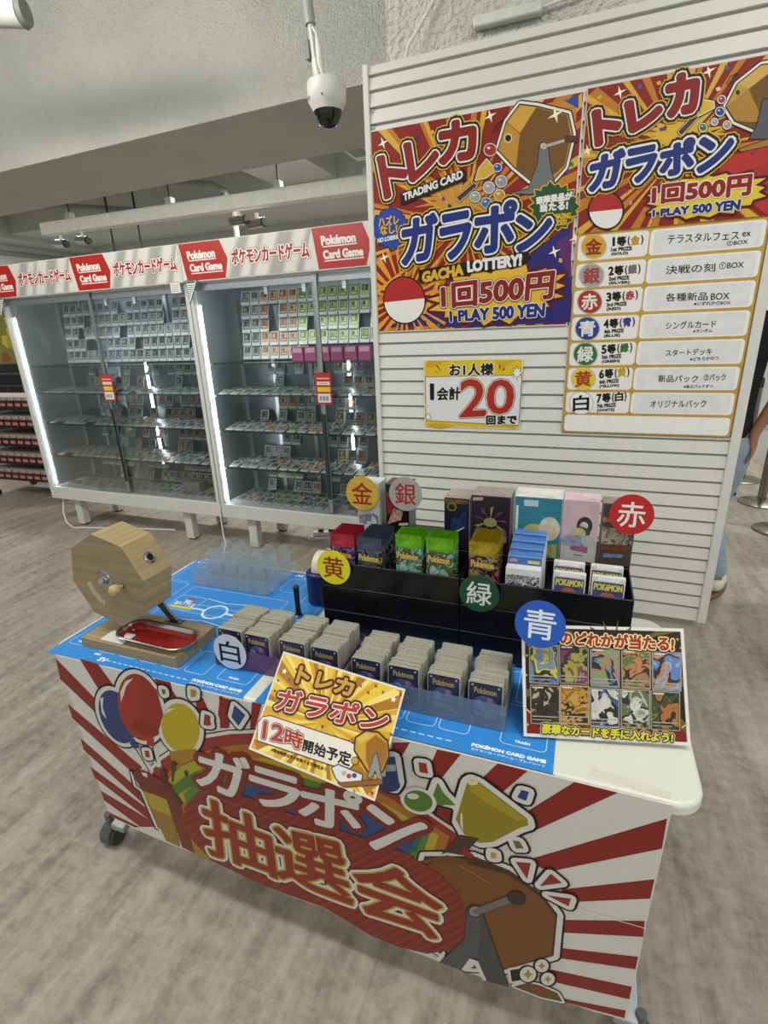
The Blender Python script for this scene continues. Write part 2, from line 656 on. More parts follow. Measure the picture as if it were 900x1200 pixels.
# ceiling light rail with two pairs of spotlights, hung on rods
railm = mat('e4e4d8', rough=0.5)
chrome = mat('b8b8b8', rough=0.18, metal=1.0, var=0.0)
darkm = mat('2b2c2e', rough=0.5)
rail = thing('lighting_rail', 'long pale ceiling lighting rail hung on thin rods behind the big beam', 'light rail', (-4.9, 4.05, 2.42), 0.006)
M().box((0, -0.05, 0.01), (5.5, 0.05, 0.115), railm).build('channel', rail, bev=0.006)
for x in (0.35, 1.5, 2.55, 3.3, 4.6):
    M().tube([(x, 0, 0.12), (x, 0, 0.66)], 0.006, darkm).build('hanging_rod', rail)
    M().box((x - 0.03, -0.03, 0.12), (x + 0.03, 0.03, 0.17), railm).build('bracket', rail, bev=0.004)
def spot(loc, d, label):
    t = thing('spotlight', label, 'spotlight', loc, 0, 'spotlights on the ceiling rail')
    d = Vector(d).normalized()
    M().tube([(0, 0, 0.075), (0, 0, 0.0)], 0.014, railm).build('mount', t)
    M().tube([Vector(d) * -0.09, Vector(d) * 0.07], 0.036, chrome, n=16).build('barrel', t)
    M().tube([Vector(d) * 0.07, Vector(d) * 0.085], [0.036, 0.031], darkm, n=16).build('lens_ring', t)
    return t
spot((-4.72, 4.05, 2.35), (0.95, -0.2, -0.1), 'leftmost chrome spotlight at the left end of the ceiling rail')
spot((-4.42, 4.03, 2.35), (0.95, -0.2, -0.12), 'second chrome spotlight from the left on the ceiling rail')
spot((-2.72, 4.04, 2.35), (0.95, -0.2, -0.05), 'third chrome spotlight from the left on the ceiling rail')
spot((-2.55, 4.03, 2.31), (0.95, -0.2, 0.02), 'rightmost chrome spotlight near the middle of the ceiling rail')
# pipes under the far ceiling
pipem = mat('8e908e', rough=0.45)
tag(M().tube([(-5.35, 3.9, 2.72), (-4.35, 4.9, 2.72)], 0.035, pipem).build('ceiling_pipe'), 'straight grey pipe under the far ceiling towards the left', 'pipe')
tag(M().tube([(-4.2, 3.8, 2.78), (-3.35, 4.6, 2.78), (-3.28, 4.68, 2.74), (-3.28, 4.7, 2.6)], 0.035, pipem).build('ceiling_pipe'), 'grey pipe with a downward elbow beside the rail hangers', 'pipe')
tag(M().tube([(-7.28, 3.2, 2.6), (-7.28, 6.4, 2.62)], 0.03, pipem).build('wall_conduit'), 'thin grey conduit running along the far left wall', 'conduit')
for x, lab in ((-4.55, 'left of the two thin dark rods hanging down behind the left header sign'), (-4.2, 'right of the two thin dark rods hanging down behind the left header sign')):
    tag(M().tube([(x, 4.5, 3.2), (x, 4.5, 1.9)], 0.01, darkm).build('hanging_rod'), lab, 'rod')
tag(M().tube([(-3.42, 5.0, 2.78), (-3.42, 5.0, 1.9)], 0.03, smoothw).build('ceiling_pipe'), 'pale vertical pipe behind the middle of the cabinet headers', 'pipe')
# ceiling air conditioner
ac = thing('ceiling_air_conditioner', 'pale square ceiling air conditioner cassette beyond the beam', 'air conditioner', (-1.45, 4.1, 2.78), 0.0)
M().box((-0.45, -0.45, 0), (0.55, 0.5, 0.42), mat('c4c5c0', rough=0.5)).build('housing', ac, bev=0.02)
a_ = M()
for k in range(9):
    a_.box((-0.2, -0.3 + k * 0.07, -0.012), (0.35, -0.27 + k * 0.07, 0.0), mat('8d8f8c', rough=0.6))
a_.build('intake_grille', ac)
for (x0, y0, x1, y1) in [(-0.40, -0.3, -0.28, 0.35), (-0.2, 0.38, 0.4, 0.47), (-0.2, -0.42, 0.4, -0.34)]:
    M().box((x0, y0, -0.01), (x1, y1, 0.0), mat('6e706e', rough=0.5)).build('louver', ac)
# light tube end at the top left
tb = thing('ceiling_tube_light', 'grey round ended tube fitting in the top left corner', 'light fitting', (-2.19, 1.9, 2.69))
M().tube([(-0.9, -0.25, 0.10), (0.02, 0.01, 0.0)], 0.05, mat('b6b7b1', rough=0.4), n=18).build('tube', tb)
M().tube([(0.02, 0.01, 0.0), (0.035, 0.016, 0.0)], [0.053, 0.046], mat('8a8b88', rough=0.4), n=18).build('end_cap', tb)
M().tube([(-0.5, -0.14, 0.05), (-0.5, -0.14, 1.2)], 0.008, darkm).build('hanger', tb)

# security camera on its pole
cc = thing('security_camera', 'white dome security camera hanging on a pole under the beam', 'security camera', (-0.905, 1.95, 2.15))
whitep = mat('d9d9d2', rough=0.4)
M().lathe([(0.046, 0.040), (0.050, 0.036), (0.060, 0.056), (0.0655, 0.064), (0.0665, 0.106), (0.064, 0.120), (0.05, 0.128), (0.02, 0.130)], whitep, n=32).build('housing', cc)
M().lathe([(0.004, -0.012), (0.020, -0.009), (0.034, 0.003), (0.044, 0.022), (0.047, 0.042)], mat('0c0d10', rough=0.05, spec=0.8, var=0), n=32).build('dome', cc)
M().tube([(-0.03, 0, 0.135), (-0.035, 0, 0.19)], 0.014, whitep).build('ball_joint', cc)
M().tube([(-0.035, 0, 0.18), (-0.045, 0, 0.30)], 0.011, mat('c8c8c4', rough=0.35)).build('lower_pole', cc)
M().tube([(-0.045, 0, 0.285), (-0.05, 0, 0.35)], 0.0175, mat('a9aaa6', rough=0.35), n=16).build('coupling', cc)
M().tube([(-0.05, 0, 0.34), (-0.06, 0, 1.75)], 0.0155, mat('c3c3bf', rough=0.35), n=16).build('pole', cc)
M().box((-0.066, -0.01, 0.19), (-0.05, 0.012, 0.245), mat('6f706e', rough=0.4)).build('clamp_lever', cc, bev=0.003)
M().tube([(-0.03, -0.016, 0.27), (-0.018, -0.016, 0.25), (-0.012, -0.016, 0.21), (-0.012, -0.016, 0.17), (-0.006, -0.01, 0.135)], [0.004, 0.005, 0.011, 0.009, 0.004], whitep).build('cable', cc)
M().box((-0.058, -0.052, 0.066), (-0.030, -0.0545, 0.072), mat('8b8b88')).build('label_strip', cc)
M().tube([(0.012, -0.0645, 0.066), (0.012, -0.0665, 0.066)], 0.003, darkm).build('screw', cc)
# cable and strip at the top of the pillar
tag(M().tube([(-0.615, 1.90, 2.235), (-0.60, 1.91, 2.30), (-0.55, 1.93, 2.37), (-0.49, 1.935, 2.45), (-0.43, 1.935, 2.56)], 0.005, mat('dcdcd6', rough=0.4)).build('wall_cable'), 'thin white cable climbing the pillar above the slatted panel', 'cable')
ws = thing('cable_cover', 'slim white cable cover strip on the pillar over the slatted panel', 'cable cover', (-0.40, 1.93, 2.31), 0.0)
M().box((0, -0.012, 0), (0.20, 0.018, 0.03), mat('d2d2cb', rough=0.4)).build('cover', ws, bev=0.006)
M().tube([(0.2, 0.0, 0.015), (0.4, 0.005, 0.04), (0.62, 0.008, 0.12), (0.7, 0.008, 0.2)], 0.004, mat('dcdcd6', rough=0.4)).build('cable', ws)
# ---------------------------------------------------------------- slatted display panel with its posters
YAW = -0.0201
SW = thing('slatwall_panel', 'tall white slatted display panel standing against the pillar behind the table', 'display panel', (0, 1.755, 0), YAW)
slatm = mat('cdcdc5', rough=0.42, var=0.02, scale=20)
trimm = mat('cfcfc8', rough=0.35, var=0.02)
X0, X1, ZB, ZT = -0.697, 0.438, 0.528, 2.211
prof = []
z = ZT
seams = [2.188, 2.150] + [2.1075 - 0.0425 * k for k in range(38)]
prof.append((0.0, ZT))
for s_ in seams:
    if s_ < ZB + 0.01:
        break
    prof += [(-0.0052, s_ + 0.0012), (-0.0040, s_), (0.006, s_ - 0.0005), (0.006, s_ - 0.0052), (0.0, s_ - 0.0064)]
prof += [(-0.005, ZB), (0.03, ZB), (0.03, ZT)]
fr = (Vector((0, 0, 0)), Vector((0, 1, 0)), Vector((0, 0, 1)), Vector((1, 0, 0)))
M().prism(prof, X0 + 0.016, X1 - 0.022, slatm, fr).build('slats', SW, smooth=False)
M().box((X0, -0.010, ZB - 0.004), (X0 + 0.018, 0.034, ZT + 0.004), trimm).build('edge_trim', SW, bev=0.002)
M().box((X1 - 0.026, -0.010, ZB - 0.004), (X1, 0.034, ZT + 0.004), trimm).build('edge_trim', SW, bev=0.002)
M().box((X0 + 0.03, 0.012, 0.0), (X1 - 0.03, 0.165, ZB + 0.01), mat('a9a89b', rough=0.5)).build('plinth', SW, bev=0.004)
for i in (2, 3, 4):
    M().box((X0 + 0.018, -0.002, seams[i] - 0.014), (X0 + 0.032, 0.004, seams[i] - 0.004), mat('a5a59d', rough=0.5)).build('slat_clip', SW)

UX = Vector((math.cos(YAW), math.sin(YAW), 0))
UZ = Vector((0, 0, 1))
NW = UX.cross(UZ)
def wall_art(off):
    return Art(Vector((0, 1.755, 0)) + NW * off, UX, UZ)
RED, ORG, YEL, BLU, WHT, BLK, MAR = '841810', 'b86a1a', 'd6a820', '182c74', 'e0ded8', '120f0c', '520e14'
GOLD1, GOLD2, BRN, GRY = 'b98a2e', '8a5c1e', '6e4a1a', '6b6b70'

def rays(a, c, rmin, rmax, n, h, lay, clip, seed=3, wid=0.35):
    """sunburst wedges round c (sheet metres), kept inside a rectangle clip=(u0,v0,u1,v1)"""
    rd = random.Random(seed)
    def cl(p):
        return p
    for k in range(n):
        an = 2 * math.pi * (k + rd.uniform(-0.2, 0.2)) / n
        w = math.pi / n * wid * rd.uniform(0.5, 1.3)
        # distance to the rectangle edge along the ray
        def reach(t):
            dx, dy = math.cos(t), math.sin(t)
            r = rmax
            if dx > 1e-6:
                r = min(r, (clip[2] - c[0]) / dx)
            if dx < -1e-6:
                r = min(r, (clip[0] - c[0]) / dx)
            if dy > 1e-6:
                r = min(r, (clip[3] - c[1]) / dy)
            if dy < -1e-6:
                r = min(r, (clip[1] - c[1]) / dy)
            return r
        r1, r2 = reach(an - w), reach(an + w)
        a.lp([(c[0] + rmin * math.cos(an), c[1] + rmin * math.sin(an)),
              (c[0] + r1 * math.cos(an - w), c[1] + r1 * math.sin(an - w)),
              (c[0] + r2 * math.cos(an + w), c[1] + r2 * math.sin(an + w))], h, lay)
def confetti(a, spots, lay, r=0.006):
    for (x, y, h) in spots:
        q = a.L((x, y))
        t = (x * 7 + y * 13) % 90
        a.lp([(q[0] + r * math.cos(math.radians(t + 90 * i)) * (1 if i % 2 else 0.75), q[1] + r * math.sin(math.radians(t + 90 * i)) * (1 if i % 2 else 0.75)) for i in range(4)], h, lay)
def star(a, c, r, h, lay, n=4, inner=0.25):
    q = a.L(c)
    a.lp([(q[0] + (r if i % 2 == 0 else r * inner) * math.cos(math.pi * i / n + 0.3), q[1] + (r if i % 2 == 0 else r * inner) * math.sin(math.pi * i / n + 0.3)) for i in range(2 * n)], h, lay)
def ball(a, c, r, h, lay):
    a.ell(c, r, r, h, lay, strokes=((0.0035, BLK), (0.002, WHT)))
    a.ell((c[0] - r * 0.25, c[1] - r * 0.3), r * 0.28, r * 0.2, WHT, lay + 3, n=10)
def twotone_ball(a, c, rx, ry, lay, rot=-6):
    """plain red over white ball, generic"""
    a.ell(c, rx, ry, WHT, lay, rot, strokes=((0.0045, BLK),))
    a.ell(c, rx, ry, 'a8241f', lay + 2, rot, a0=180, a1=360)

# left poster -------------------------------------------------------------
a = wall_art(0.0062).crop((420, 100), 3.4615)
q = [a.L(p) for p in [(47, 187), (902, 22), (862, 966), (80, 1008)]]
P0, P1 = (min(p[0] for p in q), min(p[1] for p in q)), (max(p[0] for p in q), max(p[1] for p in q))
u0, u1, v0, v1 = (q[0][0] + q[3][0]) / 2, (q[1][0] + q[2][0]) / 2, (q[2][1] + q[3][1]) / 2, (q[0][1] + q[1][1]) / 2
a.sheet([(u0, v0), (u1, v0), (u1, v1), (u0, v1)], 'd8d5cc')
clip = (u0 + 0.003, v0 + 0.003, u1 - 0.003, v1 - 0.003)
a.lp([(clip[0], clip[1]), (clip[2], clip[1]), (clip[2], clip[3]), (clip[0], clip[3])], RED, 1)
cc_ = a.L((430, 560))
rays(a, cc_, 0.02, 0.6, 22, 'b8741c', 2, clip, 3, 0.25)
rays(a, cc_, 0.03, 0.6, 19, 'd0a436', 3, clip, 5, 0.16)
a.burst((400, 460), 190, 130, 22, 'c08a28', 2, 0.45, seed=8)
a.poly([(700, 680), (860, 560), (868, 960), (620, 972), (430, 985), (560, 900)], '27236b', 4)
a.poly([(800, 640), (862, 600), (864, 800)], '5a2566', 5)
a.poly([(90, 985), (300, 975), (420, 985), (390, 900), (250, 930)], '2c2568', 4)
rays(a, a.L((187, 872)), 0.03, 0.16, 26, 'd98f22', 5, clip, 9, 0.5)
a.poly([(760, 75), (885, 50), (882, 150), (845, 120)], 'c07a20', 3)
a.poly([(835, 62), (893, 40), (893, 95)], '28489a', 4)
for (x, y) in [(100, 235), (535, 125), (640, 95), (795, 675), (105, 700), (240, 440), (880, 620)]:
    star(a, (x, y), 0.018, 'f4ead0', 6)
confetti(a, [(240, 215, BLU), (300, 190, YEL), (345, 460, '7a2a80'), (370, 490, BLU), (875, 160, YEL), (850, 350, '7a2a80'), (865, 320, '2e7a3a'), (310, 310, YEL), (110, 640, '2f55aa'), (820, 710, YEL), (690, 690, YEL), (325, 975, '2e7a3a'), (270, 960, BLU), (505, 130, YEL), (205, 330, WHT)], 6, 0.008)
# drum
a.opoly([(655, 80), (722, 88), (850, 120), (868, 200), (838, 330), (790, 385), (720, 402), (632, 330), (568, 262), (602, 150)], 'b8882c', 7, strokes=((0.012, BLK), (0.009, WHT), (0.003, BLK)))
a.poly([(722, 90), (846, 122), (862, 205), (836, 325), (760, 392), (718, 398), (640, 335), (655, 195)], BRN, 11)
a.line([(655, 195), (602, 150)], 0.0015, '5a3a12', 11)
a.poly([(660, 82), (722, 90), (655, 195), (605, 152)], 'c79a3c', 11)
a.ell((608, 215), 12, 14, BLK, 12, strokes=((0.003, 'd8c8a0'),))
a.opoly([(735, 250), (768, 250), (778, 330), (795, 395), (755, 440), (690, 442), (620, 438), (690, 420), (728, 320)], GRY, 12, strokes=((0.002, BLK),))
a.ell((752, 248), 14, 14, 'b0b0b0', 14, strokes=((0.0015, BLK),))
a.line([(752, 250), (845, 222)], 0.007, 'a8a8a8', 15)
a.opoly([(835, 207), (884, 208), (888, 230), (840, 228)], '5a2a16', 15, strokes=((0.0015, BLK),))
star(a, (800, 120), 0.022, 'f0e2b8', 16)
for k in range(3):
    a.line([(545 + k * 14, 195 - k * 4), (560 + k * 12, 160), (590 + k * 2, 138 + k * 2)], 0.002, BLK, 7)
# bell and balls
a.opoly([(490, 335), (520, 300), (560, 345), (520, 375), (475, 385)], 'c9a53a', 8, strokes=((0.004, BLK), (0.002, WHT)))
a.opoly([(398, 455), (470, 395), (482, 408), (410, 472)], '4a2f1e', 8, strokes=((0.003, BLK), (0.0015, WHT)))
for (x, y, r, h) in [(535, 262, 24, 'a02a22'), (565, 334, 15, '2c4f9c'), (580, 390, 22, '8c8c92'), (530, 415, 22, '9a9aa0'), (573, 446, 21, 'b88a28'), (474, 453, 20, '8aa090'), (520, 478, 20, '3a64a6')]:
    ball(a, (x, y), r, h, 9)
# title
so = ((0.021, YEL), (0.0178, BLK), (0.0112, WHT))
a.text('ト', [(82, 298), (190, 275), (200, 418), (112, 455)], RED, 20, so, 0.007)
a.text('レ', [(190, 245), (318, 222), (322, 345), (215, 390)], RED, 20, so, 0.007)
a.text('カ', [(330, 165), (470, 140), (478, 290), (335, 318)], RED, 20, so, 0.007)
a.poly([(170, 440), (430, 338), (440, 385), (175, 488)], BLK, 25)
a.text('TRADING CARD', [(183, 442), (422, 345), (425, 376), (186, 470)], WHT, 26, (), 0.0012)
a.text('ガ', [(180, 545), (318, 522), (310, 695), (182, 728)], BLU, 20, so, 0.006)
a.text('ラ', [(332, 535), (455, 512), (450, 680), (348, 710)], BLU, 20, so, 0.006)
a.text('ポ', [(472, 492), (640, 470), (625, 655), (478, 685)], BLU, 20, so, 0.006)
a.text('ン', [(640, 535), (785, 520), (770, 640), (648, 672)], BLU, 20, so, 0.006)
a.poly([(245, 750), (690, 672), (700, 700), (660, 735), (440, 765), (250, 806)], BLK, 25)
a.text('GACHA', [(262, 760), (425, 726), (425, 768), (262, 799)], YEL, 26, (), 0.0025)
a.text('LOTTERY!', [(444, 716), (662, 686), (660, 730), (446, 757)], WHT, 26, (), 0.0025)
a.burst((570, 850), 285, 120, 17, 'dcae2c', 8, 0.8, strokes=((0.008, MAR),), seed=4, rot=-8)
a.text('1回500円', [(338, 812), (795, 752), (783, 862), (342, 903)], RED, 20, ((0.0085, MAR), (0.0065, WHT)), 0.0038)
a.text('1 PLAY 500 YEN', [(372, 918), (756, 884), (752, 936), (375, 958)], BLU, 20, ((0.0048, WHT),), 0.0026)
a.burst((130, 580), 72, 85, 20, '22429c', 8, 0.88, strokes=((0.003, '12205a'),), seed=5)
a.text('ハズレ', [(82, 536), (165, 526), (166, 562), (85, 576)], YEL, 20, (), 0.0012)
a.text('なし!', [(88, 573), (158, 562), (158, 598), (92, 608)], YEL, 20, (), 0.0012)
a.text('NO LOSERS!', [(80, 622), (163, 606), (163, 622), (80, 640)], WHT, 20, (), 0.0008)
a.burst((795, 492), 100, 100, 18, '1f4a2a', 17, 0.85, strokes=((0.003, YEL),), seed=6)
a.text('豪華景品が', [(722, 456), (868, 432), (866, 464), (724, 482)], WHT, 20, (), 0.0014)
a.text('当たる!', [(738, 482), (850, 468), (848, 504), (738, 514)], WHT, 20, (), 0.0014)
a.text('WIN AMAZING', [(745, 528), (862, 518), (862, 540), (745, 546)], YEL, 20, (), 0.0009)
a.text('PRIZES!', [(772, 552), (845, 545), (845, 565), (772, 571)], YEL, 20, (), 0.0009)
twotone_ball(a, (187, 872), 82, 92, 8)
tag(a.put('lottery_poster'), 'square red and gold lottery poster at the upper left of the slatted panel', 'poster', 'posters on the slatted panel')

# right poster with the prize list ----------------------------------------
a = wall_art(0.0064).crop((650, 250), 3.6)
q = [a.L(p) for p in [(100, 90), (755, 945), (25, 925)]]
t_ = a.L((121, -525))
u0, u1, v0, v1 = a.L((62, 450))[0], 0.4185, a.L((390, 938))[1], t_[1]
a.sheet([(u0, v0), (u1, v0), (u1, v1), (u0, v1)], 'cbb9a8')
clip = (u0 + 0.003, v0 + 0.002, u1 - 0.003, v1 - 0.002)
a.bound = clip
a.lp([(clip[0], clip[1]), (clip[2], clip[1]), (clip[2], clip[3]), (clip[0], clip[3])], RED, 1)
a.crop((650, 60), 3.6)
cc_ = a.L((520, 430))
rays(a, cc_, 0.02, 0.7, 18, 'b8741c', 2, (clip[0], a.L((500, 745))[1], clip[2], clip[3]), 13, 0.28)
rays(a, cc_, 0.02, 0.7, 17, 'd0a436', 3, (clip[0], a.L((500, 745))[1], clip[2], clip[3]), 15, 0.2)
a.burst((540, 350), 230, 130, 20, 'd0ac36', 3, 0.45, seed=9)
for (x, y) in [(275, 175), (650, 85), (140, 420), (610, 200), (860, 100)]:
    star(a, (x, y), 0.016, 'f4ead0', 6)
confetti(a, [(358, 150, '3a5fa8'), (190, 195, YEL), (440, 135, YEL), (725, 70, '3a5fa8'), (450, 330, '3a4f98'), (465, 325, RED), (300, 590, '8a2a52'), (575, 150, YEL), (690, 160, 'd8c8b8'), (120, 600, '5a3a8a'), (240, 660, '3a5fa8'), (165, 250, '5a2a70'), (835, 430, '7a2a6a'), (320, 640, 'b88a9a'), (880, 300, 'a02a40')], 6, 0.007)
a.poly([(690, 455), (900, 395), (1080, 400), (1080, 700), (830, 640), (700, 520)], 'b02f26', 4)
a.poly([(760, 520), (1080, 430), (1080, 600), (840, 560)], 'a4282a', 5)
a.opoly([(870, 60), (1010, 40), (1060, 150), (1040, 310), (880, 345), (760, 295), (722, 235), (770, 140)], BRN, 7, strokes=((0.010, BLK), (0.007, WHT), (0.002, BLK)))
a.poly([(870, 62), (960, 50), (815, 150), (818, 300), (762, 292), (724, 235), (772, 140)], 'b8923c', 11)
a.poly([(870, 62), (960, 50), (818, 160), (772, 140)], 'c9a452', 12)
a.poly([(818, 160), (880, 300), (818, 300), (762, 290), (724, 236)], 'a87d2e', 12)
a.ell((772, 175), 8, 10, BLK, 13)
a.opoly([(880, 205), (930, 200), (960, 300), (1010, 370), (820, 370), (850, 320)], '55565c', 13, strokes=((0.002, BLK),))
a.opoly([(775, 415), (900, 372), (1040, 340), (1040, 375), (785, 425)], '9a7430', 14, strokes=((0.002, BLK),))
for k in range(3):
    a.line([(725 + k * 12, 140 - k * 3), (740 + k * 12, 108), (768 + k * 4, 92 + k * 3)], 0.0018, BLK, 7)
a.opoly([(592, 245), (620, 205), (670, 215), (672, 240), (610, 272)], 'd2b23c', 8, strokes=((0.004, BLK), (0.002, WHT)))
a.opoly([(520, 340), (590, 268), (605, 280), (535, 355)], '4a3426', 8, strokes=((0.003, BLK), (0.0015, WHT)))
for (x, y, r, h) in [(704, 205, 15, 'a0383a'), (697, 256, 17, '27468c'), (625, 322, 15, '3c6a30'), (674, 299, 13, '9a9a98'), (727, 312, 15, '9c9688')]:
    ball(a, (x, y), r, h, 9)
so = ((0.0195, YEL), (0.0168, BLK), (0.0105, WHT))
a.text('ト', [(165, 262), (275, 240), (270, 370), (178, 395)], RED, 20, so, 0.007)
a.text('レ', [(302, 225), (445, 195), (445, 305), (322, 340)], RED, 20, so, 0.007)
a.text('カ', [(472, 120), (602, 90), (596, 250), (484, 275)], RED, 20, so, 0.007)
a.text('ガ', [(155, 450), (295, 415), (275, 560), (150, 590)], BLU, 20, so, 0.0052)
a.text('ラ', [(300, 425), (430, 400), (415, 525), (325, 560)], BLU, 20, so, 0.0052)
a.text('ポ', [(448, 400), (585, 370), (580, 500), (450, 530)], BLU, 20, so, 0.0052)
a.text('ン', [(612, 375), (750, 352), (742, 460), (605, 512)], BLU, 20, so, 0.0052)
a.burst((640, 610), 265, 95, 16, 'd8c030', 12, 0.82, strokes=((0.006, MAR),), seed=14, rot=-8)
a.text('1回500円', [(415, 572), (830, 520), (820, 605), (412, 645)], '8c1a12', 20, ((0.0052, WHT),), 0.0028)
a.text('1 PLAY 500 YEN', [(415, 672), (782, 628), (776, 668), (415, 698)], BLU, 20, ((0.0036, WHT),), 0.0018)
twotone_ball(a, (216, 672), 70, 76, 12)
# prize rows
a.crop((650, 250), 3.6)
def lerp(p, q, t):
    return (p[0] + (q[0] - p[0]) * t, p[1] + (q[1] - p[1]) * t)
Lx = [(95, 95), (95, 206), (86, 316), (76, 430), (66, 540), (58, 648), (50, 752), (44, 850), (40, 930)]
Rx = [(897, 15), (872, 152), (850, 280), (828, 405), (808, 525), (788, 640), (770, 748), (757, 850), (742, 935)]
Dv = [395, 383, 370, 355, 343, 330, 318]
GLD = mat('c8a24a', rough=0.3, metal=0.35, var=0.1)
pan = [a.L((x - 6, y - 2)) for x, y in Lx]
u_l = sum(p[0] for p in pan) / 9
rowv = [(a.L(l)[1] + a.L(r)[1]) / 2 for l, r in zip(Lx, Rx)]
u_r = a.L(Rx[4])[0] + 0.004
a.lp([(u_l, rowv[8]), (u_r, rowv[8]), (u_r, rowv[0]), (u_l, rowv[0])], GLD, 8)
a.lp(rrect(u_l - 0.004, rowv[8] - 0.004, u_r + 0.004, rowv[0] + 0.004, 0.02), mat('8a6420', rough=0.35, metal=0.3), 7)
for i in range(8):
    top, bot = rowv[i] - 0.004, rowv[i + 1] + 0.004
    if i < 7:
        ud = a.L((Dv[i], (Lx[i][1] + Lx[i + 1][1]) / 2))[0]
        a.lp(rrect(u_l + 0.005, bot, ud - 0.002, top, 0.010), 'e3e2dc', 9)
        a.lp(rrect(ud + 0.002, bot, u_r - 0.005, top, 0.010), 'e6e6e2', 9)
        a.lp(rrect(ud + 0.011, bot + 0.004, u_r - 0.014, top - 0.004, 0.002), mat('d9dadb', rough=0.2), 10)
    else:
        a.lp(rrect(u_l + 0.005, bot, u_r - 0.005, top, 0.010), 'e6e6e2', 9)
rows = [('金', 'd09a2c', '8a2a1a', '1', '1st PRIZE', '(GOLD)', (165, 140)), ('銀', '9a9a98', 'a03a34', '2', '2nd PRIZE', '(SILVER)', (156, 263)), ('赤', 'a82c28', WHT, '3', '3rd PRIZE', '(RED)', (148, 373)),
        ('青', '24408a', WHT, '4', '4th PRIZE', '(BLUE)', (138, 486)), ('緑', '2c6a34', WHT, '5', '5th PRIZE', '(GREEN)', (130, 594)), ('黄', 'd8c21e', 'a0341e', '6', '6th PRIZE', '(YELLOW)', (121, 698)), ('白', 'e6e6e2', BLK, '7', '7th PRIZE', '(WHITE)', (112, 800))]
knj = ['c08a24', '6a6a68', 'a82c28', '24408a', '2c6a34', 'c09a24', BLK]
for i, (kj, hd, ht, num, pz, nm, c) in enumerate(rows):
    a.ell(c, 51 - i * 0.5, 49 - i * 0.5, hd, 11, strokes=((0.0022, '4a4030'), (0.0014, 'd8d4c8')))
    a.text(kj, [(c[0] - 33, c[1] - 30), (c[0] + 33, c[1] - 34), (c[0] + 31, c[1] + 30), (c[0] - 34, c[1] + 34)], ht, 15, (), 0.0012)
    x0, x1 = c[0] + 74 - i * 1.2, c[0] + 208 - i * 3
    y = c[1] - 18
    w = x1 - x0
    nw = (.05, .10) if num == '1' else (0.0, .14)
    a.text(num, [(x0 + w * nw[0], y - 18), (x0 + w * nw[1], y - 20), (x0 + w * nw[1], y + 14), (x0 + w * nw[0], y + 16)], BLK, 11, (), 0.0014)
    a.text('等', [(x0 + w * .19, y - 21), (x0 + w * .45, y - 25), (x0 + w * .45, y + 12), (x0 + w * .19, y + 16)], BLK, 11, (), 0.0014)
    a.text('(', [(x0 + w * .52, y - 24), (x0 + w * .58, y - 25), (x0 + w * .58, y + 14), (x0 + w * .52, y + 15)], BLK, 11, (), 0.0008)
    a.text(kj, [(x0 + w * .62, y - 25), (x0 + w * .88, y - 29), (x0 + w * .88, y + 7), (x0 + w * .62, y + 11)], knj[i], 11, (), 0.0012)
    a.text(')', [(x0 + w * .94, y - 29), (x0 + w, y - 30), (x0 + w, y + 9), (x0 + w * .94, y + 10)], BLK, 11, (), 0.0008)
    a.text(pz, [(x0, y + 24), (x0 + w * .64, y + 18), (x0 + w * .64, y + 33), (x0, y + 39)], BLK, 11, (), 0.0007)
    a.text(nm, [(x0, y + 44), (x0 + w * (.1 + .07 * len(nm)), y + 40), (x0 + w * (.1 + .07 * len(nm)), y + 54), (x0, y + 58)], BLK, 11, (), 0.0006)
PEN = '1c1c1e'
hw = [('テラスタルフェス', (478, 92, 778, 74, 36)), ('ex', (792, 80, 828, 78, 18)), ('①BOX', (728, 118, 815, 109, 20)), ('決戦の刻', (470, 222, 678, 210, 36)), ('①BOX', (695, 208, 798, 202, 28)),
      ('各種新品', (470, 338, 646, 332, 34)), ('BOX', (660, 338, 738, 334, 28)), ('※いずれか①BOX', (588, 374, 742, 368, 16)), ('シングルカード', (470, 458, 682, 450, 32)), ('※ランダム', (585, 490, 665, 486, 15)),
      ('スタートデッキ', (470, 575, 664, 568, 28)), ('※どちらか①つ', (572, 608, 692, 602, 15)), ('新品パック', (438, 682, 606, 682, 30)), ('③パック', (630, 678, 722, 678, 28)), ('※各①パックずつ', (545, 724, 668, 722, 14)), ('オリジナルパック', (405, 790, 640, 788, 30))]
for (s_, (xa, ya, xb, yb, h_)) in hw:
    a.text(s_, [(xa, ya), (xb, yb), (xb - 2, yb + h_), (xa - 2, ya + h_)], PEN, 11, (), 0.0003)
tag(a.put('prize_list_poster'), 'tall red poster with seven white prize rows at the right of the slatted panel', 'poster', 'posters on the slatted panel')

# small yellow notice ------------------------------------------------------
a = wall_art(0.0060).crop((480, 410), 5.625)
q = [a.L(p) for p in [(92, 62), (752, 58), (722, 532), (98, 500)]]
u0, u1, v0, v1 = (q[0][0] + q[3][0]) / 2, (q[1][0] + q[2][0]) / 2, (q[2][1] + q[3][1]) / 2, (q[0][1] + q[1][1]) / 2
a.sheet([(u0, v0), (u1, v0), (u1, v1), (u0, v1)], 'dcdad0')
a.lp([(u0 + 0.003, v0 + 0.003), (u1 - 0.003, v0 + 0.003), (u1 - 0.003, v1 - 0.003), (u0 + 0.003, v1 - 0.003)], 'd6b81e', 1)
for (pts) in [[(120, 70), (260, 70), (150, 120), (105, 110)], [(560, 70), (700, 68), (600, 130)], [(160, 480), (300, 500), (200, 520), (110, 500)], [(600, 500), (700, 505), (690, 525)]]:
    a.poly(pts, 'c9a014', 2)
a.opoly([(106, 180), (738, 168), (718, 497), (110, 464)], 'd9dade', 2, strokes=((0.0018, BLK),))
a.burst((708, 150), 34, 44, 8, 'e8e6da', 4, 0.5, strokes=((0.0012, BLK),), seed=2)
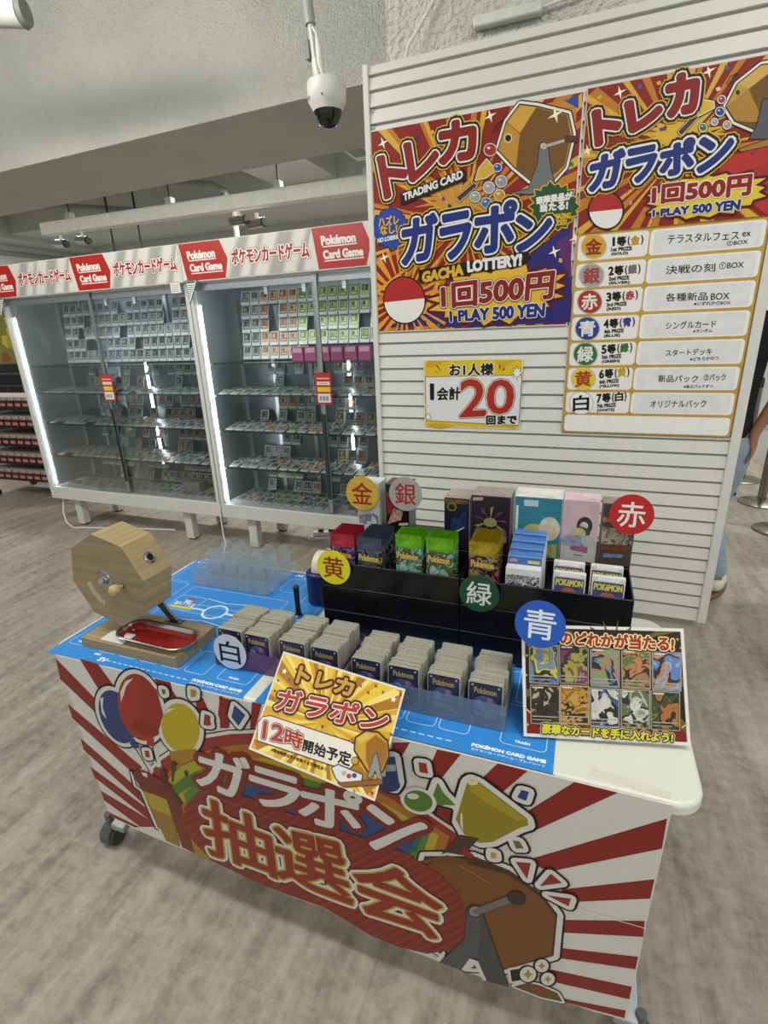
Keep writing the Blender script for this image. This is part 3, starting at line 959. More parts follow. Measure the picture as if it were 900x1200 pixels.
a.burst((122, 442), 22, 26, 8, 'e8e6da', 4, 0.5, strokes=((0.0012, BLK),), seed=3)
for pts in [[(170, 100), (185, 105), (215, 150)], [(165, 140), (175, 140), (195, 160)], [(590, 105), (600, 100), (592, 140)], [(630, 125), (620, 120), (605, 145)]]:
    a.poly(pts, BLK, 3)
wk = ((0.0048, WHT),)
a.text('お1人様', [(264, 94), (552, 88), (550, 165), (266, 172)], BLK, 4, ((0.0042, 'e2dfd2'),), 0.0016)
a.text('1', [(136, 224), (160, 224), (160, 328), (138, 328)], BLK, 6, wk, 0.0014)
a.text('会計', [(182, 250), (336, 244), (332, 328), (182, 332)], BLK, 6, wk, 0.0016)
a.text('2', [(340, 198), (500, 196), (500, 432), (335, 440)], 'a52a1e', 6, ((0.0075, BLK), (0.0058, 'e6c8a4'), (0.003, 'e6dfd2')), 0.003)
a.text('0', [(518, 200), (690, 198), (678, 418), (510, 418)], 'a52a1e', 6, ((0.0075, BLK), (0.0058, 'e6c8a4'), (0.003, 'e6dfd2')), 0.003)
a.text('回まで', [(508, 436), (706, 432), (702, 488), (508, 492)], BLK, 12, wk, 0.0018)
tag(a.put('notice_sheet'), 'small yellow and white notice sheet with a big red 20 under the square poster', 'notice')
# ---------------------------------------------------------------- glass display cabinets
CY = -0.0192
def cab_at(x):
    return (x, 2.86 + (x + 2.7) * math.tan(CY), 0)
cabm = mat('c4c5bf', rough=0.45, var=0.02)
alum = mat('a9adaf', rough=0.28, metal=0.8, var=0.03)
blackp = mat('17181a', rough=0.4)
paneg = glass('f6fafa', 0.05)
shelfg = glass('b9c8c8', 0.16, rough=0.03)
strip_emit = emit('f6fbff', 30.0)
headm = mat('cfcec8', rough=0.35, var=0.03)
def header_sign(cab, x, w, name='header_sign'):
    """one 0.91 m fascia section: red arrow tab with white lettering, red and white logotype text"""
    ux = Vector((math.cos(CY), math.sin(CY), 0))
    p = Vector(cab_at(x)) + ux.cross(UZ) * 0.031
    s = Art(p, ux, UZ)
    z0, z1 = 1.797, 2.0
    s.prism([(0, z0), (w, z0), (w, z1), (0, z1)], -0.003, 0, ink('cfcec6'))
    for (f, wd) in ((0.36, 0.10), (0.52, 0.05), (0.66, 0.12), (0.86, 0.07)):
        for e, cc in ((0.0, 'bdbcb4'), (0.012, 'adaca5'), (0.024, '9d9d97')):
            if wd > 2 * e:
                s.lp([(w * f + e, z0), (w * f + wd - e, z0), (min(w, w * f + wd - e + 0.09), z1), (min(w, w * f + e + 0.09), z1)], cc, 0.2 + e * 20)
    hr = 'ab2018'
    s.lp([(0.0, z1), (0.30, z1), (0.345, (z0 + z1) / 2), (0.315, z0), (0.03, z0)], hr, 1)
    s.ltext('Pokémon', [(0.055, 1.955), (0.255, 1.955), (0.258, 1.914), (0.058, 1.914)], WHT, 2, (), 0.003)
    s.lp([(0.062, 1.908), (0.265, 1.908), (0.265, 1.902), (0.062, 1.902)], WHT, 2)
    s.ltext('Card Game', [(0.062, 1.885), (0.295, 1.885), (0.298, 1.846), (0.065, 1.846)], WHT, 2, (), 0.003)
    s.lp([(0.068, 1.838), (0.302, 1.838), (0.302, 1.832), (0.068, 1.832)], WHT, 2)
    s.ltext('ポケモンカードゲーム', [(0.375, 1.942), (0.885, 1.942), (0.885, 1.862), (0.375, 1.862)], '9a1810', 2, ((0.0125, '8a1c16'), (0.0095, 'e8e4de')), 0.003)
    return s.put(name, cab)
def corner_tag(cab, x):
    ux = Vector((math.cos(CY), math.sin(CY), 0))
    s = Art(Vector(cab_at(x)) + ux.cross(UZ) * 0.034, ux, UZ)
    s.prism([(0, 1.80), (0.10, 1.80), (0.012, 1.655)], -0.001, 0, ink('dcdcd4'))
    s.lp([(0, 1.80), (0.10, 1.80), (0.012, 1.655)], '2c4a3a', 1)
    s.lp([(0.007, 1.795), (0.088, 1.795), (0.014, 1.672)], 'dcdcd4', 2)
    s.lp([(0.010, 1.793), (0.080, 1.793), (0.074, 1.783), (0.010, 1.783)], '2c5a44', 3)
    for k in range(7):
        zz = 1.774 - k * 0.012
        s.lp([(0.013, zz), (0.068 - k * 0.0075, zz), (0.066 - k * 0.0075, zz - 0.005), (0.013, zz - 0.005)], '5a5a58', 3)
    return s
def cabinet(x, w, lab, xh, nh):
    c = thing('display_cabinet', lab, 'display cabinet', cab_at(x), CY, 'glass display cabinets')
    D = 0.50
    M().box((0, 0, 0.245), (w, D, 0.345), cabm).build('base', c, bev=0.004)
    for lx in (0.20, w - 0.38):
        for ly in (0.06, D - 0.09):
            lg = M().box((lx - 0.035, ly, 0.012), (lx + 0.035, ly + 0.06, 0.25), cabm).build('leg', c, bev=0.003)
            M().box((lx - 0.025, ly + 0.01, 0.0), (lx + 0.025, ly + 0.05, 0.014), blackp).build('foot_pad', lg)
    M().box((0, 0, 1.786), (w, D, 1.81), cabm).build('top_panel', c, bev=0.003)
    M().box((xh, -0.028, 1.79), (w + 0.0, 0.02, 2.005), headm).build('header_box', c, bev=0.002)
    for px in (0.0, w - 0.03):
        M().box((px, 0, 0.345), (px + 0.03, 0.035, 1.79), cabm).build('front_post', c, bev=0.003)
        M().box((px, D - 0.03, 0.345), (px + 0.03, D, 1.79), cabm).build('rear_post', c, bev=0.003)
    M().box((0.03, D - 0.075, 0.345), (w - 0.03, D - 0.065, 1.787), mat('6f777b', rough=0.3, metal=0.55, var=0.12, scale=3)).build('back_panel', c)
    for k in range(1, 6):
        M().box((w * k / 6 - 0.014, D - 0.09, 0.345), (w * k / 6 + 0.014, D - 0.073, 1.787), alum).build('shelf_upright', c)
    for sx in (0.006, w - 0.012):
        M().box((sx, 0.035, 0.345), (sx + 0.006, D - 0.03, 1.787), glass('cfd9da', 0.4, rough=0.06, haze=0.38, hazecol='c9cfd0')).build('side_pane', c)  # milky haze puts the pane's bright reflection into its colour
    for z in (0.60, 0.86, 1.10, 1.303):
        M().box((0.035, 0.055, z - 0.007), (w - 0.035, D - 0.09, z), shelfg).build('shelf', c)
    for i, (a0, a1, y) in enumerate([(0.03, w / 2 + 0.02, 0.012), (w / 2 - 0.02, w - 0.03, 0.026)]):
        d = M().box((a0, y, 0.35), (a1, y + 0.005, 1.785), paneg).build('sliding_door', c)
        xs = a1 - 0.02 if i == 0 else a0
        M().box((xs, y - 0.004, 0.36), (xs + 0.02, y + 0.008, 1.78), alum).build('door_stile', d)
        M().box((xs + 0.004, y - 0.009, 0.45), (xs + 0.015, y - 0.004, 1.0), blackp).build('door_handle', d)
        M().box((a0, y - 0.002, 1.74), (a1, y + 0.007, 1.785), alum).build('door_rail', d)
    M().box((0.032, 0.040, 0.36), (0.039, 0.047, 1.66), strip_emit).build('glow_strip', c)
    M().box((0.06, 0.06, 1.772), (w - 0.06, 0.085, 1.784), emit('f4faff', 9.0)).build('glow_strip', c)
    M().box((w * 0.5 - 0.006, D - 0.098, 0.62), (w * 0.5 + 0.006, D - 0.091, 1.3), strip_emit).build('glow_strip', c)  # glowing strip stands in for a reflection on the back panel
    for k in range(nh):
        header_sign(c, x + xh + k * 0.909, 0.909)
    return c
cab1 = cabinet(-4.10, 1.742, 'left glass display cabinet full of cards, two red header tabs along its fascia', -0.085, 2)
cab2 = cabinet(-2.352, 1.75, 'right glass display cabinet next to the slatted panel, red header tabs above it', 0.0, 2)
for x, lab in ((-4.10, 'small triangular notice hanging at the upper left corner of the left cabinet'), (-2.340, 'small triangular notice hanging between the two cabinets under the header')):
    s = corner_tag(None, x)
    tag(s.put('corner_notice'), lab, 'notice', 'triangular cabinet notices')
def price_notice(x, z0, z1, lab):
    ux = Vector((math.cos(CY), math.sin(CY), 0))
    s = Art(Vector(cab_at(x)) + ux.cross(UZ) * 0.006, ux, UZ)
    w = 0.105
    s.prism([(0, z0), (w, z0), (w, z1), (0, z1)], -0.002, 0, ink('b0352a'))
    h = z1 - z0
    for (f0, f1, col) in [(0.62, 0.72, 'e0ddd2'), (0.40, 0.55, 'd8c030'), (0.06, 0.34, 'd9d6cc'), (0.80, 0.84, 'd8b8a8')]:
        s.lp([(0.01, z0 + h * f0), (w - 0.01, z0 + h * f0), (w - 0.01, z0 + h * f1), (0.01, z0 + h * f1)], col, 1)
    s.lp([(0.02, z0 + h * .66), (w - 0.02, z0 + h * .66), (w - 0.02, z0 + h * .68), (0.02, z0 + h * .68)], 'a82a22', 2)
    for k in range(3):
        s.lp([(0.02 + k * 0.022, z0 + h * .12), (0.036 + k * 0.022, z0 + h * .12), (0.036 + k * 0.022, z0 + h * .26), (0.02 + k * 0.022, z0 + h * .26)], '7a90a8', 2)
    return tag(s.put('door_notice'), lab, 'notice', 'red door notices')
price_notice(-1.505, 1.06, 1.245, 'red and yellow notice hanging on the middle door stile of the right cabinet')
price_notice(-3.25, 1.06, 1.245, 'red and yellow notice hanging on the middle door stile of the left cabinet')
s = Art(Vector(cab_at(-2.46)) + Vector((0, -0.034, 0)), UX, UZ)
s.prism([(0, 1.735), (0.075, 1.735), (0.075, 1.79), (0, 1.79)], -0.001, 0, ink('d6d6d0'))
for k in range(4):
    s.lp([(0.008, 1.78 - k * .011), (0.066, 1.78 - k * .011), (0.066, 1.776 - k * .011), (0.008, 1.776 - k * .011)], '8a8a88', 1)
tag(s.put('label_card'), 'small white printed label at the top right of the left cabinet', 'label')

# cards in the cabinets: sleeved cards with a picture and a price tag
sleeve = mat('c6c9c7', rough=0.25)
PICS = {'grey': ['6a6c6c', '35373a', '9a968e', '55504a'], 'warm': ['b06a3a', '8a3a26', 'd0a070', '5a3a2a'], 'green': ['9aa83a', '5f7a2a', 'c8c878', '3c4a26'], 'dark': ['34363a', '5a4a3a', '22252a', '7a756a'],
        'gold': ['b08f3a', '7a6224', 'd2bc70', '4a3a1a'], 'pink': ['b0568a', '7a2a5a', 'd09ab8', '4a2a4a'], 'blue': ['4a6274', '26384a', '8a9aa2', '30343e']}
CARD = {}
def card_mesh(kind, i):
    k = (kind, i)
    if k in CARD:
        return CARD[k]
    c = PICS[kind][i]
    m = M()
    m.prism(rrect(-0.034, 0, 0.034, 0.094, 0.003, 2), -0.0018, 0.0, sleeve)
    def q(x0, y0, x1, y1, h, z):
        m.add([(x0, y0, z), (x1, y0, z), (x1, y1, z), (x0, y1, z)], [(0, 1, 2, 3)], mat(h, rough=0.3, var=0.25, scale=90))
    q(-0.027, 0.022, 0.027, 0.088, c, 0.0004)
    q(-0.022, 0.046, 0.022, 0.080, PICS[kind][(i + 1) % 4], 0.0007)
    q(-0.016, 0.050, 0.004, 0.074, PICS[kind][(i + 2) % 4], 0.0009)
    q(-0.020, 0.028, 0.020, 0.040, 'a5a6a0' if kind in ('grey', 'blue', 'dark') else PICS[kind][2], 0.0007)
    q(-0.030, 0.004, 0.030, 0.017, 'd4d5d0', 0.0009)
    CARD[k] = m.mesh('display_card', smooth=False)
    return CARD[k]
rd = random.Random(11)
cards = []   # (matrix, kind, index, label, group)
def add_card(x, yd, z, tilt, kind, lab, grp, rz=0.0):
    base = Vector(cab_at(x))
    mtx = Matrix.Translation(base + Vector((0, yd, z))) @ Matrix.Rotation(CY + rz, 4, 'Z') @ Matrix.Rotation(math.radians(tilt), 4, 'X')
    cards.append((mtx, kind, rd.randrange(4), lab, grp))
names = {0.347: 'floor', 0.602: 'lowest shelf', 0.862: 'second lowest shelf', 1.102: 'third lowest shelf', 1.305: 'top shelf'}
for cn, xa, xb in (('right', -2.27, -0.98), ('left', -4.0, -2.43)):
    for z, nm in names.items():
        if z < 1.3:
            # flat rows leaning a little on the shelf
            for j, yd in enumerate((0.075, 0.165, 0.255)):
                x = xa + rd.uniform(0, 0.03)
                while x < xb:
                    if rd.random() < (0.93 if z < 0.9 else 0.85):
                        add_card(x, yd, z + 0.003, 14 if z > 0.4 else 10, rd.choice(['grey', 'grey', 'grey', 'dark', 'blue', 'warm']),
                                 'sleeved card lying in rows on the %s of the %s cabinet' % (nm, cn), 'cards lying on the %s, %s cabinet' % (nm, cn), rd.uniform(-0.2, 0.2))
                    x += 0.078 + rd.uniform(0, 0.006)
            for r in range(2):
                x = xa + 0.12
                while x < xb:
                    pr = 0.75 if z < 0.5 else 0.5
                    if cn == 'right' and z > 0.6 and z < 0.9 and r == 1:
                        pr = 0.35
                    if rd.random() < pr:
                        kind = rd.choice(['grey', 'grey', 'dark', 'warm', 'gold'] if not (cn == 'right' and x > -1.4) else ['pink', 'warm', 'gold', 'dark'])
                        if cn == 'left' and z < 0.5 and x > -2.9:
                            kind = 'gold'
                        add_card(x, 0.36 + 0.035 * r, z + 0.004 + 0.10 * r, 72, kind, 'sleeved card standing at the back of the %s of the %s cabinet' % (nm, cn), 'cards standing behind the %s, %s cabinet' % (nm, cn))
                    x += 0.076
        else:
            for r in range(5):
                x = xa + 0.05
                while x < xb:
                    if rd.random() < 0.88 and not (r == 0 and cn == 'right' and -1.75 < x < -1.2):
                        if cn == 'right':
                            kind = 'grey' if x < -2.08 else ('warm' if x < -1.82 else ('green' if x < -1.25 else rd.choice(['dark', 'grey', 'warm'])))
                        else:
                            kind = rd.choice(['grey', 'grey', 'blue', 'dark', 'grey'])
                        add_card(x, 0.345 + 0.012 * r, 1.312 + 0.088 * r, 74, kind, 'sleeved card in the upright rows above the top shelf of the %s cabinet' % cn, 'cards in the upright rows, %s cabinet' % cn)
                    x += 0.0745
def seen(mtx):
    q = mtx.translation
    d = q - EYE
    return d.dot(FWD) > 0
cards.sort(key=lambda t: (t[0].translation - EYE).length)
for mtx, kind, i, lab, grp in cards[:300]:
    o = bpy.data.objects.new('display_card', card_mesh(kind, i))
    COL.objects.link(o)
    o.matrix_world = mtx
    tag(o, lab, 'card', grp)
rest = M()
for mtx, kind, i, lab, grp in cards[300:]:
    me = card_mesh(kind, i)
    vs_ = [mtx @ v.co for v in me.vertices]
    by = {}
    for p in me.polygons:
        by.setdefault(p.material_index, []).append(tuple(p.vertices))
    o0 = len(rest.v)
    rest.v += [tuple(v) for v in vs_]
    for mi_, fl in by.items():
        k = rest.slot(me.materials[mi_])
        for f in fl:
            rest.f.append(tuple(j + o0 for j in f))
            rest.mi.append(k)
tag(rest.build('display_cards', smooth=False), 'the many smaller sleeved cards farther back in the two glass cabinets', 'cards', None, 'stuff')
# pink packs on the top shelf of the right cabinet
pinkm = mat('b04a78', rough=0.3, var=0.2, scale=60)
for k in range(6):
    m = M().box((-0.04, -0.02, 0), (0.04, 0.02, 0.085), pinkm)
    m.box((-0.032, -0.0206, 0.05), (0.032, -0.02, 0.078), mat('d8a0b8', rough=0.3))
    o = m.build('pink_pack', bev=0.004)
    o.location = Vector(cab_at(-1.72 + k * 0.093)) + Vector((0, 0.20, 1.303))
    tag(o, 'pink pack in the row on the top shelf of the right cabinet', 'pack', 'pink packs on the top shelf')
# grey card box on the left cabinet floor
tag(M().box((-2.82, 3.02, 0.3455), (-2.66, 3.12, 0.43), mat('7d776a', rough=0.6)).build('cardboard_box', bev=0.003), 'small grey box on the floor of the left cabinet', 'box')
# cables on the floor
wc = mat('d8d8d4', rough=0.4)
tag(M().tube([(-4.05, 2.95, 0.25), (-4.03, 2.9, 0.12), (-3.98, 2.87, 0.04), (-3.9, 2.86, 0.006), (-3.75, 2.9, 0.006), (-3.4, 2.98, 0.006), (-3.0, 3.05, 0.006)], 0.006, wc).build('power_cable'), 'white power cable drooping from the left end of the left cabinet', 'cable')
tag(M().tube([(-2.36, 2.845, 0.30), (-2.36, 2.842, 0.12), (-2.34, 2.83, 0.05), (-2.33, 2.79, 0.008), (-2.30, 2.75, 0.008)], 0.005, wc).build('power_cable'), 'white cable hanging to the floor between the two cabinets', 'cable')
tag(M().tube([(-1.95, 3.2, 0.006), (-1.8, 3.15, 0.006), (-1.7, 3.25, 0.006), (-1.55, 3.12, 0.006), (-1.4, 3.2, 0.006), (-1.3, 3.1, 0.006)], 0.005, wc).build('power_cable'), 'tangled white cable on the floor under the right cabinet', 'cable')
ps = thing('power_strip', 'white power strip on the floor under the right cabinet', 'power strip', (-1.72, 3.3, 0), 0.3)
M().box((-0.14, -0.025, 0), (0.14, 0.025, 0.03), wc).build('body', ps, bev=0.005)
for k in range(3):
    M().box((-0.1 + k * 0.08, -0.014, 0.03), (-0.06 + k * 0.08, 0.014, 0.05), mat('3a3b3d', rough=0.5)).build('plug', ps, bev=0.003)

# ---------------------------------------------------------------- rack with red packs beyond the left cabinet
rk = thing('wheeled_rack', 'black wheeled rack of red hanging packs left of the cabinets', 'rack', (-5.05, 3.40, 0), 0.02)
for (x, y) in ((-0.55, 0.0), (0.55, 0.0), (-0.55, 0.4), (0.55, 0.4)):
    M().tube([(x, y, 0.06), (x, y, 1.05)], 0.014, blackp).build('post', rk)
    w = M().tube([(x - 0.015, y, 0.035), (x + 0.015, y, 0.035)], 0.035, blackp, n=16).build('caster', rk)
for z in (0.20, 0.37, 0.55, 0.73, 0.91):
    M().box((-0.56, -0.02, z - 0.012), (0.56, 0.4, z), blackp).build('shelf', rk)
redp = mat('4e1216', rough=0.3, var=0.15)
for z in (0.20, 0.37, 0.55, 0.73, 0.91):
    for k in range(11):
        m = M().box((-0.045, 0, 0), (0.045, 0.34, 0.065), redp)
        m.box((-0.034, -0.0008, 0.012), (0.034, 0, 0.04), mat('b07a78', rough=0.4))
        m.box((-0.043, 0.01, 0.065), (0.043, 0.33, 0.098), mat('a59a92', rough=0.4, var=0.5, scale=60))
        o = m.build('red_pack', bev=0.003)
        o.matrix_world = Matrix.Translation((-5.05, 3.40, 0)) @ Matrix.Rotation(0.02, 4, 'Z') @ Matrix.Translation((-0.5 + k * 0.1, -0.015, z))
        tag(o, 'red pack with a pale top in the rows of the black wheeled rack', 'pack', 'red packs on the wheeled rack')
gd = thing('dark_shelf_unit', 'dark shelf unit at the far left edge behind the wheeled rack', 'shelf unit', (-6.3, 4.6, 0), 0.0)
M().box((-0.9, 0, 0), (1.0, 0.5, 1.25), mat('1d1f22', rough=0.6)).build('body', gd, bev=0.01)
for z in (0.98, 1.12):
    M().box((-0.9, -0.08, z), (1.0, 0.0, z + 0.02), mat('3a3c40', rough=0.4)).build('shelf_lip', gd)
s = Art(Vector((-6.6, 4.4, 1.27)), Vector((1, 0, 0)), UZ)
s.prism([(0, 0), (1.2, 0), (1.2, 0.62), (0, 0.62)], -0.01, 0, ink('8a8a30'))
rr = random.Random(5)
for k in range(60):
    c = (rr.uniform(0.05, 1.15), rr.uniform(0.05, 0.57))
    r = rr.uniform(0.03, 0.09)
    s.lp([(min(1.2, max(0, c[0] + r * math.cos(j * 1.25 + k))), min(.62, max(0, c[1] + r * math.sin(j * 1.25 + k)))) for j in range(5)], rr.choice(['c0b02c', '28489a', '1f2a5a', 'a04a28', 'd8c840', '5a2a70', '3a64a6', '7a2a22']), 1 + k % 12)
tag(s.put('colourful_poster'), 'colourful yellow and blue poster at the far left edge above the dark shelf unit', 'poster')
# ---------------------------------------------------------------- the table
TZ = 0.72
tb = thing('folding_table', 'white topped folding table on casters standing in the foreground', 'table', (-0.503, 1.059, 0))
tabm = mat('d9dccf', rough=0.38, var=0.015)
M().prism([(x + 0.503, y - 1.059) for x, y in rrect(-1.252, 0.757, 0.246, 1.363, 0.052, 8)], TZ - 0.03, TZ, tabm).build('tabletop', tb, bev=0.008, seg=3)
steel = mat('9fa4a8', rough=0.35, metal=0.5)
dgrey = mat('4c4e4e', rough=0.55)
for lx in (-0.70, 0.695):
    lg = M().box((lx - 0.02, -0.03, 0.10), (lx + 0.02, 0.03, TZ - 0.05), steel).build('leg', tb, bev=0.005)
    M().box((lx - 0.03, -0.24, TZ - 0.06), (lx + 0.03, 0.24, TZ - 0.03), steel).build('bracket', lg, bev=0.004)
    M().prism([(-0.28, 0.075), (0.28, 0.075), (0.28, 0.095), (0.05, 0.15), (-0.05, 0.15), (-0.28, 0.095)], lx - 0.025, lx + 0.025, steel, (Vector(), Vector((0, 1, 0)), UZ, Vector((1, 0, 0)))).build('foot', lg, bev=0.004)
    for sy in (-0.262, 0.262):
        cx = lx - (0.05 if lx < 0 else -0.03)
        cs = M().prism([(-0.032, 0.018), (-0.034, 0.045), (-0.012, 0.072), (0.012, 0.072), (0.034, 0.045), (0.030, 0.03)], cx - 0.018, cx + 0.018, dgrey, (Vector((0, sy, 0)), Vector((0, 1, 0)), UZ, Vector((1, 0, 0)))).build('caster', tb, bev=0.004)
        M().tube([(cx - 0.026, sy, 0.029), (cx - 0.008, sy, 0.029)], 0.029, mat('3c3e3e', rough=0.6), n=24).build('wheel', cs, bev=0.003)
        M().tube([(cx + 0.008, sy, 0.029), (cx + 0.026, sy, 0.029)], 0.029, mat('3c3e3e', rough=0.6), n=24).build('wheel', cs, bev=0.003)
        M().tube([(cx, sy, 0.07), (cx, sy, 0.11)], 0.011, mat('77797c', rough=0.4, metal=0.6)).build('stem', cs)

# ---------------------------------------------------------------- printed front banner
b = Art(Vector((0, 0.7495, 0)), Vector((1, 0, 0)), UZ)
BOT = [(126.7, 951), (153, 969), (196, 988), (249, 1008), (300, 1033), (340, 1050), (380, 1064), (410, 1082), (436, 1098), (500, 1121), (540, 1137), (598, 1156), (664, 1175), (698, 1186), (734.7, 1196)]
BW, BR, BD = 'd2d0ca', '85251c', '7f271f'
outl = [(65.4, 767.5)] + BOT + [(757, 1085), (788.9, 944.4)]
b.sheet([b.L(p) for p in outl], BW, 0, 0.003)
c1 = lambda *p: [(60 + x / 4.5, 770 + y / 4.5) for x, y in p]
c2 = lambda *p: [(160 + x / 4.5, 850 + y / 4.5) for x, y in p]
c3 = lambda *p: [(340 + x / 4.5, 900 + y / 4.5) for x, y in p]
c4 = lambda *p: [(420 + x / 4.5, 870 + y / 4.5) for x, y in p]
c5 = lambda *p: [(600 + x / 4.5, 900 + y / 4.5) for x, y in p]
c6 = lambda *p: [(500 + x / 4.5, 1000 + y / 4.5) for x, y in p]
c7 = lambda *p: [(480 + x / 2.727, 860 + y / 2.727) for x, y in p]
c8 = lambda *p: [(230 + x / 4.286, 690 + y / 4.286) for x, y in p]
for pts in [c1((24, 6), (48, 116), (265, 322), (300, 300), (228, 215)), c1((150, 8), (245, 34), (330, 150), (250, 170)), c1((90, 248), (112, 322), (440, 620), (480, 580)),
            c1((155, 428), (172, 490), (515, 800), (465, 700)), c1((207, 578), (230, 635), (565, 895), (530, 815)), c1((260, 703), (280, 755), (470, 895), (580, 895)), c1((300, 815), (335, 850), (440, 897), (470, 898)),
            c1((545, 112), (628, 132), (640, 175), (665, 218), (590, 200)), c1((765, 200), (800, 215), (835, 290), (800, 300)), c1((890, 205), (905, 208), (905, 380), (880, 300)),
            c8((0, 545), (40, 600), (25, 720), (0, 700)), c8((115, 540), (185, 560), (165, 700), (120, 700)), c8((280, 568), (330, 580), (290, 720), (270, 700)),
            c4((180, 0), (272, 0), (225, 80), (170, 60)), c4((415, 38), (540, 62), (430, 200), (350, 190)), c4((735, 110), (892, 150), (740, 280), (640, 200)), c5((330, 73), (558, 130), (120, 330), (60, 240)),
            c5((818, 266), (790, 425), (200, 545), (60, 490)), c5((752, 586), (728, 688), (320, 706), (260, 640)), c5((700, 806), (693, 890), (230, 865), (230, 800)),
            c7((730, 712), (722, 752), (450, 712), (450, 680)), c7((710, 808), (702, 848), (450, 790), (440, 750)), c7((691, 884), (686, 908), (500, 858), (495, 846))]:
    b.poly(pts, BR, 1)
# arch of colour bands behind the lettering
arch = [(178, 903), (190, 890), (213, 875), (240, 865), (270, 860), (300, 859), (340, 868), (385, 885), (440, 917), (470, 933), (500, 953), (540, 980), (530, 1015), (480, 1040), (300, 1010), (205, 975), (185, 940)]
b.opoly(arch, '8e3024', 2, ((0.012, BLK), (0.009, BW)))
def scl(pts, c, k, kx=None):
    return [(c[0] + (x - c[0]) * (kx or k), c[1] + (y - c[1]) * k) for x, y in pts]
for i, (k, h) in enumerate([(0.89, 'a5672a'), (0.75, 'b39a2c'), (0.63, '55782e'), (0.54, '2f5f58'), (0.47, '2c4a7a')]):
    b.poly(scl(arch, (362, 975), k, k * 0.5 + 0.48), h, 5 + i)
# balloons
wb = ((0.017, BLK), (0.012, BW))
b.line(c1((430, 470), (520, 590)), 0.026, BW, 4)
b.line(c1((535, 465), (560, 560)), 0.026, BW, 4)
b.line(c1((440, 470), (520, 600)), 0.003, BLK, 10)
b.line(c1((535, 465), (555, 550)), 0.003, BLK, 10)
for c, rx, ry, h, ro in [(c1((352, 312))[0], 19, 33, '2c3c6e', -24), (c1((685, 370))[0], 22, 29, 'b5a21e', -12), (c1((470, 262))[0], 24.5, 40, '9a2f22', -14)]:
    b.ell(c, rx, ry, h, 10, ro, 40, strokes=wb)
for pts, h in [(c1((415, 450), (440, 425), (470, 475), (440, 480)), '2c3c6e'), (c1((505, 415), (545, 425), (548, 468), (508, 462)), '9a2f22'), (c1((625, 495), (765, 480), (790, 530), (690, 560), (640, 545)), 'a3722a')]:
    b.poly(pts, h, 13)
b.poly(c1((262, 215), (280, 208), (275, 260), (296, 325), (270, 290)), BW, 14)
b.poly(c1((372, 235), (368, 180), (395, 125), (435, 108), (400, 150), (385, 200)), BW, 14)
b.poly(c1((595, 300), (620, 270), (665, 265), (625, 285)), BW, 14)
b.poly(c1((470, 95), (560, 170), (595, 300), (560, 400), (470, 350), (480, 200)), '8f2a20', 13)
b.ell(c1((500, 375))[0], 17, 7, '83271d', 13, 20)
# gift box and bow
b.opoly(c1((478, 695), (600, 738), (720, 770), (745, 905), (650, 925), (560, 895)), '9a7a26', 12)
b.line(c1((424, 600), (440, 680), (474, 700), (556, 900)), 0.015, BLK, 11)
b.line(c1((428, 606), (446, 676), (480, 700), (562, 897)), 0.009, BW, 19)
b.poly(c2((30, 340), (160, 382), (190, 480), (80, 430)), 'a8962c', 15)
b.poly(c2((160, 382), (238, 408), (312, 672), (245, 640)), '74301f', 15)
b.poly(c2((238, 408), (275, 470), (405, 705), (405, 718), (312, 674)), '9a7a2a', 15)
b.poly(c2((80, 430), (190, 480), (232, 636), (160, 606)), '92742a', 16)
b.opoly(c1((428, 605), (470, 588), (520, 605), (640, 680), (700, 772), (610, 745), (480, 690)), '6e2c22', 20)
b.poly(c1((480, 602), (510, 608), (512, 630), (490, 620)), BW, 21)
b.poly(c1((575, 600), (600, 580), (640, 700), (600, 690)), '50211c', 20)
b.poly(c1((610, 650), (690, 570), (790, 528), (828, 562), (700, 640), (655, 668)), 'a39a26', 17)
b.poly(c1((655, 668), (700, 630), (815, 585), (805, 650), (720, 690), (640, 738), (620, 720)), '47722c', 18)
b.poly(c1((650, 735), (640, 680), (700, 770), (685, 775)), '4a2a1e', 21)
b.poly(c1((640, 545), (660, 540), (650, 650), (640, 660)), '3c3a20', 21)
b.poly(c1((705, 600), (718, 588), (730, 612), (715, 630)), '27402a', 21)
# lower plaque with stripes
plq = [(238, 922), (217, 945), (217, 972), (232, 990), (250, 1008), (300, 1032), (340, 1048), (380, 1062), (410, 1080), (436, 1096), (470, 1109), (500, 1116), (516, 1114), (533, 1107), (547, 1093), (549, 1073), (536, 1044), (517, 1024), (480, 1000), (430, 982), (340, 952), (282, 930)]
